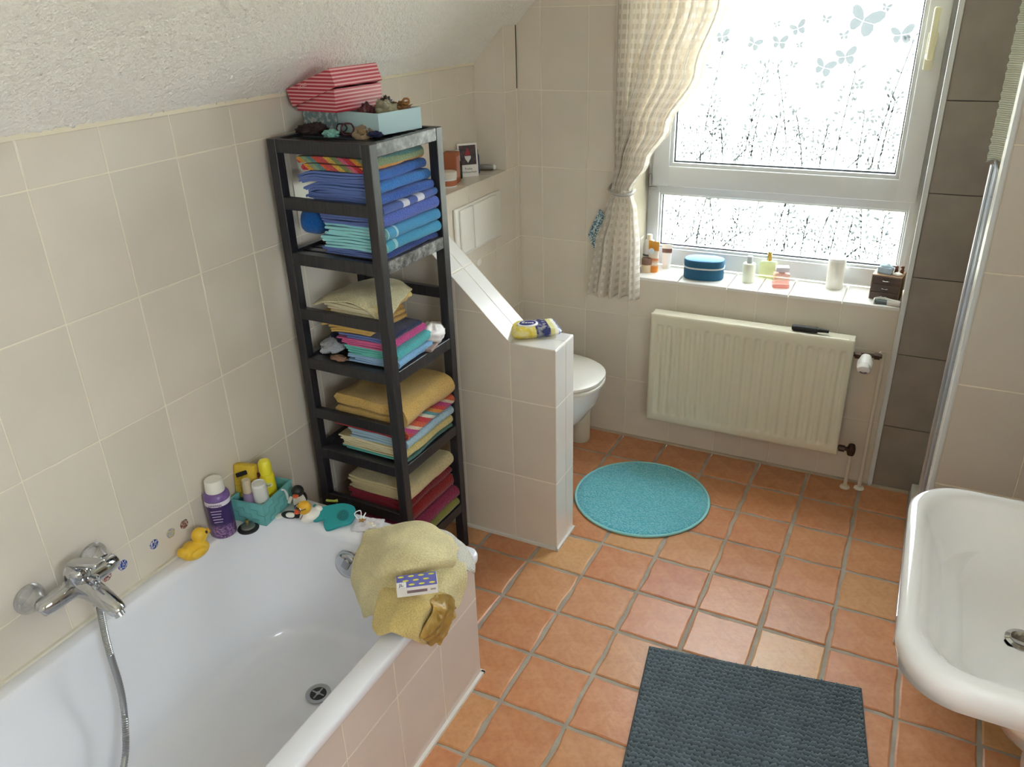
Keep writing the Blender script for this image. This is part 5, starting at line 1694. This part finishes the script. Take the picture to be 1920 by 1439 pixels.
for k, (dx, dy, lab) in enumerate(((.022, .012, 'tiny brown glass vial beside the tissues on the mini drawers'), (.042, .018, 'tiny brown glass vial nearest the white window strip'))):
    vl = thing('vial', lab, 'vial', top + Vector((dx, dy, 0)), 0, 'brown vials on the mini drawers')
    obj('glass', lathe([(.0065, 0), (.007, .002), (.007, .014), (.004, .018)], 16), plain('amber_glass', '5a2f1c', .12), vl, 40)
    obj('cap', lathe([(.0065, .018), (.0065, .027), (.005, .028)], 16), plain('brown_cap', '6a4430', .4), vl, 40)
crumple('cotton_pad', 'small white cotton puff in front of the vials on the mini drawers', 'cotton', top + Vector((.030, -.016, 0)), .016, .012, .010, plain('cotton_white', 'eceae6', .9), 51, .2)
wb = thing('wrist_band', 'white curved wristband with dark inside lying before the drawers', 'wristband', Vector((1.640, .022, SZ)), -.1)
wbp = smooth_path([(-.044, -.018, 0), (-.046, .0, 0), (-.034, .016, 0), (-.012, .017, 0), (.012, .008, 0), (.034, .004, 0), (.044, -.004, 0), (.040, -.014, 0), (.02, -.016, 0), (0.0, -.012, 0)], 6)
V, F = [], []
for p in wbp:
    V += [(p.x, p.y, .001), (p.x, p.y, .019)]
for i in range(len(wbp) - 1):
    F.append((2 * i, 2 * i + 2, 2 * i + 3, 2 * i + 1))
solid(obj('band', (V, F), M_PLASTIC, wb, 60), .003, 0)
obj('inlay', prism([(p.x * .88, p.y * .85) for p in wbp[::3]], .002, .012), plain('grey_inlay', '5d6668', .5), wb)

# ------------------------------------------------------------------ bathtub deck
DZ = TZ
def deck(u, v, dz=0.0):
    return at(u, v, z=DZ + dz)
# rubber duck
p = deck(366, 1044)
dk = thing('rubber_duck', 'large plain yellow rubber duck on the tub edge by the stickers', 'rubber duck', p + Vector((.006, .0, 0)), math.radians(78))
M_DUCK = plain('duck_yellow', 'e2b62e', .4)
M_DUCKB = plain('duck_beak', 'd9a02c', .45)
blob(obj('body', join(ellipsoid((0, 0, .024), .042, .030, .024), ellipsoid((-.036, 0, .036), .014, .018, .012, rot=Matrix.Rotation(-.6, 3, 'Y')), ellipsoid((.018, 0, .040), .018, .018, .018),
          ellipsoid((.022, 0, .062), .023, .021, .022), ellipsoid((-.002, .026, .028), .024, .008, .013), ellipsoid((-.002, -.026, .028), .024, .008, .013)), M_DUCK, dk), .0028, 3)
obj('beak', join(ellipsoid((.044, 0, .060), .010, .011, .004), ellipsoid((.042, 0, .064), .010, .010, .004, rot=Matrix.Rotation(-.5, 3, 'Y'))), M_DUCKB, dk, 60)
for s_ in (-1, 1):
    obj('eye', ellipsoid((.036, s_ * .015, .070), .004, .0025, .005, 10, 6), plain('eye_black', '1a1a1a', .2), dk, 60)

# purple bath bottle
pbm = N('lavender_label')
sp_ = pbm.n('SeparateXYZ'); pbm.l(pbm.coord('Object'), sp_.inputs[0])
mm_ = pbm.n('Math', operation='MULTIPLY'); mm_.inputs[1].default_value = 7.2; pbm.l(sp_.outputs[2], mm_.inputs[0])
nzv = pbm.noise(140, detail=3, rough=.7)
flow = pbm.ramp(nzv, [(.40, lin('34204e')), (.50, lin('7a5590')), (.58, lin('b08ab8')), (.64, lin('4a2a4c'))])
lab_ = pbm.ramp(mm_.outputs[0], [(0, (1,) * 3), (.24, (1,) * 3), (.36, (0,) * 3)])
pbm.set(color=pbm.mix(lab_, lin('35235c'), flow), rough=.28)
pb_ = thing('bath_bottle', 'purple lavender bath bottle with white cap on the tub corner', 'bottle', at(421, 998, z=DZ))
obj('bottle', lathe([(.033, 0), (.036, .004), (.036, .125), (.034, .136), (.027, .144)], 32), pbm.m, pb_, 40)
obj('shoulder_band', lathe([(.0362, .108), (.0362, .122)], 32), plain('lilac_white_band', 'd6d0de', .4), pb_, 60)
obj('shoulder', lathe([(.0363, .124), (.0345, .136), (.0275, .1445)], 32), plain('lilac_plastic', '6f5490', .3), pb_, 60)
obj('cap', lathe([(.026, .143), (.027, .146), (.0255, .178), (.023, .181)], 32), M_PLASTIC, pb_, 40)
for k in range(5):
    obj('print_line', xf(box(-.016 + .001 * k, .014 - .002 * (k % 3), -.0004, .0004, 0, .0028), TR(.0215, -.0295, .094 - .009 * k) @ RZ(.63)), plain('pale_print', 'a99cc0', .5), pb_)
text('lettering', 'tetesept', .011, plain('ink_violet', '2c2548', .5), pb_, RZ(.63) @ TR(0, -.0368, .115) @ RX(PI / 2))

# drain plug
pl = thing('drain_plug', 'black rubber drain plug with brass chain peg on the tub corner', 'plug', deck(466, 992))
obj('flange', lathe([(.030, 0), (.031, .003), (.029, .006), (.022, .008)], 32), M_BLACKRUB, pl, 40)
obj('disc', lathe([(.021, .008), (.020, .013), (.014, .015)], 28), plain('grey_metal', '8a8a86', .35, metal=.8), pl, 40)
obj('peg', lathe([(.005, .014), (.004, .024), (.006, .026), (.005, .032)], 12), plain('brass', '9a8a56', .35, metal=.8), pl, 40)

# woven basket
b0, b1, b2 = deck(500, 988), deck(552, 938), deck(436, 972)
ang_b = math.atan2(b1.y - b0.y, b1.x - b0.x)
bk = thing('woven_basket', 'turquoise woven basket with toiletries on the tub corner', 'basket', b0, ang_b)
BL, BD, BH = max(.12, (b1 - b0).length), .115, .066
M_BSK = plain('turquoise_weave', '6cb3b4', .7, var=.18)
e_ = .006
obj('base', box(-.0, BL, 0, BD, .001, .004), M_BSK, bk)
def strips(n_, length, fixed, along_x):
    for r_ in range(4):
        z0, z1 = .003 + r_ * BH / 4, .003 + (r_ + 1) * BH / 4 - .001
        k = length / n_
        for c in range(n_):
            up = (r_ + c) % 2
            o0 = -.0015 if up else .0
            a0, a1 = c * k + .0005, (c + 1) * k - .0005
            if along_x:
                yy = fixed
                s_ = -1 if fixed < .05 else 1
                q0, q1 = sorted((yy + s_ * (.0015 if up else 0), yy - s_ * .003))
                obj('strip', box(a0, a1, q0, q1, z0, z1), M_BSK, bk)
            else:
                s_ = -1 if fixed < .03 else 1
                q0, q1 = sorted((fixed + s_ * (.0015 if up else 0), fixed - s_ * .003))
                obj('strip', box(q0, q1, a0, a1, z0, z1), M_BSK, bk)
strips(6, BL, 0.0, True)
strips(6, BL, BD, True)
strips(5, BD, 0.0, False)
strips(5, BD, BL, False)
obj('rim', join(box(-.002, BL + .002, -.002, .004, BH + .002, BH + .007), box(-.002, BL + .002, BD - .004, BD + .002, BH + .002, BH + .007), box(-.002, .004, .004, BD - .004, BH + .002, BH + .007),
                box(BL - .004, BL + .002, .004, BD - .004, BH + .002, BH + .007)), M_BSK, bk)
def inB(x, y, z_=.005):
    return b0 + Matrix.Rotation(ang_b, 3, 'Z') @ Vector((x, y, z_))
cn = thing('spray_can', 'bright yellow deodorant spray can in the turquoise basket', 'spray can', inB(.094, .045), .1)
M_YEL = plain('bright_yellow', 'e0d22c', .3)
obj('can', lathe([(.020, 0), (.022, .003), (.022, .092), (.019, .100)], 28), M_YEL, cn, 40)
obj('cap', lathe([(.0175, .099), (.0185, .102), (.0175, .132), (.013, .138), (.004, .140)], 28), plain('yellow_cap', 'e6dc3a', .35), cn, 40)
obj('label_oval', xf(lathe([(.012, 0), (.0118, .0006)], 20, 1, .6), RZ(.75) @ TR(0, -.0215, .074) @ RX(PI / 2)), plain('cream_oval', 'dcd9a0', .4), cn, 40)
text('lettering', 'Bor', .010, plain('dark_ink', '3a3420', .5), cn, RZ(.75) @ TR(0, -.0226, .074) @ RX(PI / 2))
wbt = thing('shampoo_bottle', 'translucent white bottle standing upside down in the basket', 'bottle', inB(.040, .030), .2)
obj('bottle', xf(lathe([(.018, 0), (.021, .01), (.022, .080), (.021, .088), (.016, .092)], 24), RX(.06)), plain('translucent_white', 'd3d3d0', .3), wbt, 40)
obj('base_rim', xf(lathe([(.021, .088), (.019, .094), (.017, .089)], 24), RX(.06)), plain('rim_white', 'dededb', .3), wbt, 40)
vb = bottle('small_bottle', 'lilac bottle with beige cap at the left of the basket', 'bottle', inB(.022, .062), [(.015, 0), (.016, .06), (.012, .072)], [(.013, .07), (.013, .098), (.011, .102)], plain('lilac_clear', '8a7a98', .25), plain('beige_cap', 'c2b49a', .4))
sg = thing('sponge', 'yellow sponge leaning at the back of the basket', 'sponge', inB(.055, .090, .052), .25)
M_SPG = plain('sponge_yellow', 'd9b93c', .9, bump=(160, .8, .006))
obj('sponge_block', xf(rbox(-.036, .030, -.014, .014, 0, .092, .005, 2), RX(-.18)), M_SPG, sg, 40)
obj('scour_edge', xf(rbox(-.002, .036, -.020, -.015, .062, .074, .002), RX(-.18) @ RY(-.35)), plain('black_scour', '26241c', .9), sg)
pk = thing('sachet', 'dark red and black printed sachet standing in the basket', 'sachet', inB(.066, .058), .3)
skm = N('sachet_print')
skm.set(color=skm.ramp(skm.noise(110, detail=3, rough=.7), [(.42, lin('2a1c1e')), (.5, lin('8c2a38')), (.56, lin('b88a90')), (.62, lin('3a2426'))], 'CONSTANT'), rough=.3)
obj('pouch', xf(rbox(-.024, .024, -.003, .003, 0, .100, .002), RX(-.12)), skm.m, pk)
pk2 = thing('sachet', 'orange-yellow sachet lying across the back of the basket', 'sachet', inB(.075, .078, .072), .4)
obj('pouch', xf(rbox(-.034, .034, -.002, .002, 0, .042, .0015), RX(-.5) @ RY(-.35)), plain('amber_sachet', 'c99a34', .3, var=.3), pk2)
rbn = smooth_path([inB(.088, -.004, .070), inB(.094, -.006, .072), inB(.10, -.010, .055), inB(.101, -.012, .030), inB(.107, -.016, .022)], 6)
V, F = [], []
for p_ in rbn:
    V += [tuple(p_ - rbn[0] + Vector((-.004, 0, 0))), tuple(p_ - rbn[0] + Vector((.004, .002, 0)))]
F = [(2 * i, 2 * i + 2, 2 * i + 3, 2 * i + 1) for i in range(len(rbn) - 1)]
solid(obj('ribbon', (V, F), plain('white_ribbon', 'dcdcda', .5), label='narrow white ribbon hanging over the front of the basket', cat='ribbon', loc=rbn[0]), .001, 0)

cn.scale = (1.05, 1.05, 1.15)
wbt.scale = (1, 1, 1.28)
vb.scale = (1, 1, 1.3)
pk.scale = (1, 1, 1.25)
sg.scale = (1, 1, 1.15)
# little duck figures
def small_duck(label, loc, rz, white, head, extras):
    t = thing('duck_figure', label, 'rubber duck', loc, rz)
    blob(obj('body', join(ellipsoid((0, 0, .020), .034, .026, .020), ellipsoid((-.030, 0, .031), .012, .014, .008, rot=Matrix.Rotation(-.7, 3, 'Y')), ellipsoid((.012, 0, .034), .014, .014, .012)), white, t), .0026, 3)
    obj('head', ellipsoid((.016, 0, .054), .021, .020, .0205, 24, 16), head, t, 60)
    obj('beak', join(ellipsoid((.038, 0, .049), .010, .010, .004), ellipsoid((.036, 0, .053), .009, .009, .004, rot=Matrix.Rotation(-.5, 3, 'Y'))), plain('orange_beak', 'd8582c', .4), t, 60)
    for s_ in (-1, 1):
        obj('eye', ellipsoid((.033, s_ * .009, .059), .0030, .0045, .0055, 10, 8), plain('eye_white', 'eeeeee', .3), t, 60)
        obj('pupil', ellipsoid((.0355, s_ * .009, .059), .0015, .0022, .0028, 8, 6), plain('eye_black', '1a1a1a', .2), t, 60)
    for nm, vf, m_ in extras:
        obj(nm, vf, m_, t, 60)
    return t
M_WDUCK = plain('duck_white', 'e6e2da', .35)
M_INK = plain('duck_ink', '18181a', .4)
gl = [[(.036 + .001, s_ * .009 + .0075 * math.cos(a), .059 + .0075 * math.sin(a)) for a in [2 * PI * i / 18 for i in range(19)]] for s_ in (-1, 1)]
small_duck('rubber duck figure with yellow head, glasses and white coat', deck(584, 977), math.radians(-112), M_WDUCK, plain('head_yellow', 'dfa92c', .4),
           [('glasses', join(tube(gl[0], .0011, 6, False), tube(gl[1], .0011, 6, False), tube([(.037, -.0165, .060), (.020, -.0215, .062)], .0011, 6), tube([(.037, .0165, .060), (.020, .0215, .062)], .0011, 6)), M_INK),
            ('lapel_line', tube(smooth_path([(.030, -.018, .024), (.022, -.024, .016), (.008, -.027, .013), (.002, -.026, .020)], 4), .0009, 6), M_INK),
            ('lapel_line', tube([(.026, .006, .036), (.034, .002, .022)], .0009, 6), M_INK)])
pgn = thing('penguin_figure', 'black and white penguin figure with an orange beak behind the duck', 'bath toy', (deck(560, 948) + Vector((.012, -.004, 0))), math.radians(-70))
blob(obj('body', join(ellipsoid((0, 0, .024), .024, .020, .026), ellipsoid((-.016, 0, .012), .018, .016, .010)), M_WDUCK, pgn), .0026, 3)
obj('back', ellipsoid((-.008, 0, .027), .021, .0205, .022, 20, 14), M_INK, pgn, 60)
obj('head', ellipsoid((.004, 0, .060), .019, .019, .018, 20, 14), M_INK, pgn, 60)
obj('beak', ellipsoid((.022, 0, .055), .012, .009, .006), plain('orange_beak2', 'c8542c', .4), pgn, 60)
obj('arm', tube([(.008, -.020, .040), (.024, -.024, .028)], [.006, .005], 8), M_WDUCK, pgn, 60)
png2 = thing('penguin_figure', 'small black bath toy lying flat left of the spectacled duck', 'bath toy', deck(545, 972), math.radians(20))
blob(obj('body', join(ellipsoid((0, 0, .012), .028, .013, .012), ellipsoid((.022, 0, .013), .012, .011, .011)), M_INK, png2), .0022, 3)
obj('belly', ellipsoid((.004, -.006, .0155), .016, .0085, .0085, 16, 10), M_WDUCK, png2, 60)
obj('flipper', ellipsoid((-.034, 0, .006), .012, .016, .005, 14, 8), M_WDUCK, png2, 60)
# teal fish thermometer
fs = thing('fish_thermometer', 'flat teal fish-shaped bath thermometer with round grille', 'thermometer', deck(630, 970, .014), math.radians(22))
fs.scale = (1.15, 1.2, 1)
fs.rotation_euler = (.34, 0, math.radians(22))
def outline(pts, k=5):
    pp = [Vector((x, y, 0)) for x, y in pts]
    pp = pp + [pp[0]]
    return [(q.x, q.y) for q in smooth_path(pp, k)[:-1]]
fo = outline([(.052, .0), (.044, .026), (.014, .036), (-.022, .030), (-.044, .024), (-.062, .032), (-.064, .022), (-.044, .006), (-.058, -.010), (-.050, -.018), (-.024, -.012), (-.026, -.022), (-.018, -.040), (-.006, -.042), (.020, -.030), (.044, -.020)], 4)
M_TEAL = plain('teal_plastic', '1f8f96', .35)
V, F = prism(fo, 0, .010)
fb = obj('fish_body', (V, F), M_TEAL, fs, 35)
md = fb.modifiers.new('edge', 'BEVEL'); md.width = .003; md.segments = 3
gr = obj('grille', mv(lathe([(.0155, .010), (.0155, .0112), (.0145, .0115)], 28), .020, .0, 0), plain('teal_dark_plastic', '176f76', .5), fs, 40)
for k in range(12):
    a = 2 * PI * k / 12
    for rr_ in (.005, .010):
        if rr_ < .006 and k % 2:
            continue
        obj('grille_hole', mv(lathe([(.0011, .0112), (.0011, .0118)], 8), .020 + rr_ * math.cos(a), rr_ * math.sin(a), 0), plain('hole_dark', '0c3a3e', .7), gr)
obj('toy_stick', tube([(-.02, .0, .005), (.004, .006, .005), (.014, .012, .006)], [.004, .004, .005], 8), plain('lime_plastic', 'a9b848', .4), smooth=60, label='short lime green plastic stick behind the teal fish', cat='toy', loc=deck(622, 944))
# organza bag
og = thing('organza_bag', 'white organza gift bag with a gold star beside the towel', 'bag', deck(692, 990), .4)
oq = N('organza')
oq.set(color=lin('e6e4ec'), rough=.5, alpha=.55)
obj('pouch', pillow(.085, .060, .018, seed=5, wr=.010), oq.m, og, 60)
crm = crumple('filling', 'x', 'x', (0, 0, 0), .018, .016, .016, plain('ivory_filling', 'ddd2bc', .7), 61, .3)
for k_ in ('label', 'category'):
    del crm[k_]
crm.parent = og; crm.location = (.006, -.006, .002)
obj('ribbon_loop', tube(smooth_path([(-.030, .012, .016), (-.046, .026, .030), (-.030, .036, .034), (-.024, .018, .020), (-.014, .032, .030), (-.024, .010, .016)], 6), .0016, 6), plain('white_satin_ribbon', 'ececf0', .4), og, 60)
star = [((.012 if i % 2 == 0 else .0055) * math.cos(PI / 2 + i * PI / 5), (.012 if i % 2 == 0 else .0055) * math.sin(PI / 2 + i * PI / 5)) for i in range(10)]
obj('star', mv(prism(star, .0, .002), -.020, .006, .0205), plain('gold_star', 'a5793e', .45), og)

# ------------------------------------------------------------------ towels draped over the tub corner
def R_(*pts):
    return [at(u, v, z=z_) for u, v, z_ in pts]
cloth('towel', 'white towel edge under the yellow towel at the tub corner',
      [R_((800, 990, .478), (835, 997, .482), (862, 1015, .474), (884, 1040, .462)),
       R_((800, 1020, .482), (845, 1030, .486), (870, 1040, .478), (889, 1056, .452)),
       R_((810, 1045, .480), (850, 1050, .484), (874, 1056, .474), (889, 1072, .436)),
       R_((815, 1060, .476), (850, 1066, .478), (872, 1068, .466), (887, 1074, .432))], T('white_terry', 'dfdcd2'), .005, wr=.003, group='towels on the tub corner')
dt = thing('towel', 'pale yellow terry towel draped over the tub corner', 'towel', (0.66, -1.75, .40), group='towels on the tub corner')
def layer(name, rows, mat, th, wr, freq, seed):
    o = cloth(name, None, rows, mat, th, cat=None, wr=wr, freq=freq, seed=seed)
    o.location = o.location - dt.location
    o.parent = dt
    return o
M_PY = T('paleyellow_terry', 'f0e3b0', fine=300)
M_PY2 = T('gold_towel', 'e2ca84', fine=300)
layer('draped_layer',
      [R_((690, 1006, .450), (722, 990, .480), (770, 985, .492), (815, 994, .492), (846, 1008, .484)),
       R_((670, 1038, .424), (716, 1022, .492), (770, 1018, .506), (822, 1026, .502), (866, 1046, .480)),
       R_((661, 1074, .390), (708, 1060, .488), (770, 1056, .508), (826, 1060, .500), (874, 1082, .464)),
       R_((670, 1120, .376), (706, 1110, .474), (768, 1100, .500), (824, 1102, .480), (868, 1110, .432)),
       R_((684, 1160, .384), (716, 1150, .476), (764, 1146, .490), (818, 1132, .464), (858, 1140, .398))], M_PY, .008, .007, 20, 0)
layer('upper_fold',
      [R_((690, 1000, .462), (735, 985, .500), (790, 982, .520), (838, 1003, .512)),
       R_((676, 1030, .446), (725, 1013, .528), (790, 1008, .552), (850, 1028, .528)),
       R_((668, 1062, .420), (718, 1043, .526), (785, 1040, .562), (856, 1046, .528)),
       R_((682, 1090, .424), (735, 1070, .530), (790, 1062, .550), (852, 1056, .516)),
       R_((694, 1098, .420), (742, 1080, .502), (792, 1073, .514), (848, 1063, .498))], M_PY, .009, .010, 16, 3)
layer('lower_fold',
      [R_((722, 1104, .500), (760, 1104, .508), (800, 1110, .496), (836, 1112, .468)),
       R_((706, 1134, .484), (752, 1126, .520), (800, 1134, .498), (838, 1142, .440)),
       R_((700, 1166, .470), (746, 1158, .512), (792, 1166, .476), (828, 1176, .400)),
       R_((706, 1196, .464), (740, 1188, .486), (778, 1200, .446), (808, 1208, .370))], M_PY2, .008, .008, 22, 4)
cloth('foil_cloth', 'shiny mustard-gold cloth hanging below the small printed carton',
      [R_((812, 1116, .500), (828, 1114, .494), (846, 1124, .474), (854, 1138, .440)),
       R_((806, 1146, .494), (824, 1146, .482), (842, 1152, .444), (850, 1160, .410)),
       R_((796, 1176, .474), (816, 1178, .452), (832, 1182, .408), (840, 1186, .374)),
       R_((788, 1200, .446), (804, 1206, .416), (818, 1210, .380), (828, 1204, .356))],
      plain('gold_satin', 'b3914a', .42, var=.35, bump=(45, 1.0, .01)), .006, cat='cloth', wr=.012, freq=42, seed=6)
# small printed carton
c0_, c1_, c2_ = at(745, 1122, z=.536), at(822, 1112, z=.536), at(742, 1090, z=.552)
cb = thing('printed_carton', 'small purple carton with yellow lemon print on the yellow towel', 'carton', c0_, math.atan2(c1_.y - c0_.y, c1_.x - c0_.x))
CL = (c1_ - c0_).length
obj('carton_box', rbox(0, CL, 0, .050, 0, .026, .001, 1), plain('white_carton', 'e2e0de', .4), cb)
obj('lilac_top', box(.001, CL - .001, .001, .049, .0262, .0266), plain('lilac_print', '6a6cb4', .4), cb)
k = 0
for j in range(3):
    for i in range(4):
        x, y = .012 + i * CL / 4 + (.011 if j % 2 else 0), .010 + j * .016
        if x < CL - .006 and not (x < .026 and y < .02):
            obj('lemon_print', mv(lathe([(.0075, 0), (.0074, .0003)], 16, 1, .42), x, y, .0267), plain('lemon_yellow', 'e2dc58', .4), cb)
obj('corner_patch', box(.001, .024, .001, .022, .0267, .0270), plain('white_carton', 'e2e0de', .4), cb)
text('lettering', 'JL', .014, plain('ink_navy', '22264a', .5), cb, TR(.012, .011, .0273))
obj('front_print', box(CL * .25, CL * .74, -.0006, .0002, .010, .018), plain('print_mauve', '7c6a74', .5), cb)
obj('front_print', box(CL * .82, CL * .95, -.0006, .0002, .012, .017), plain('print_grey', '9a9a9c', .5), cb)
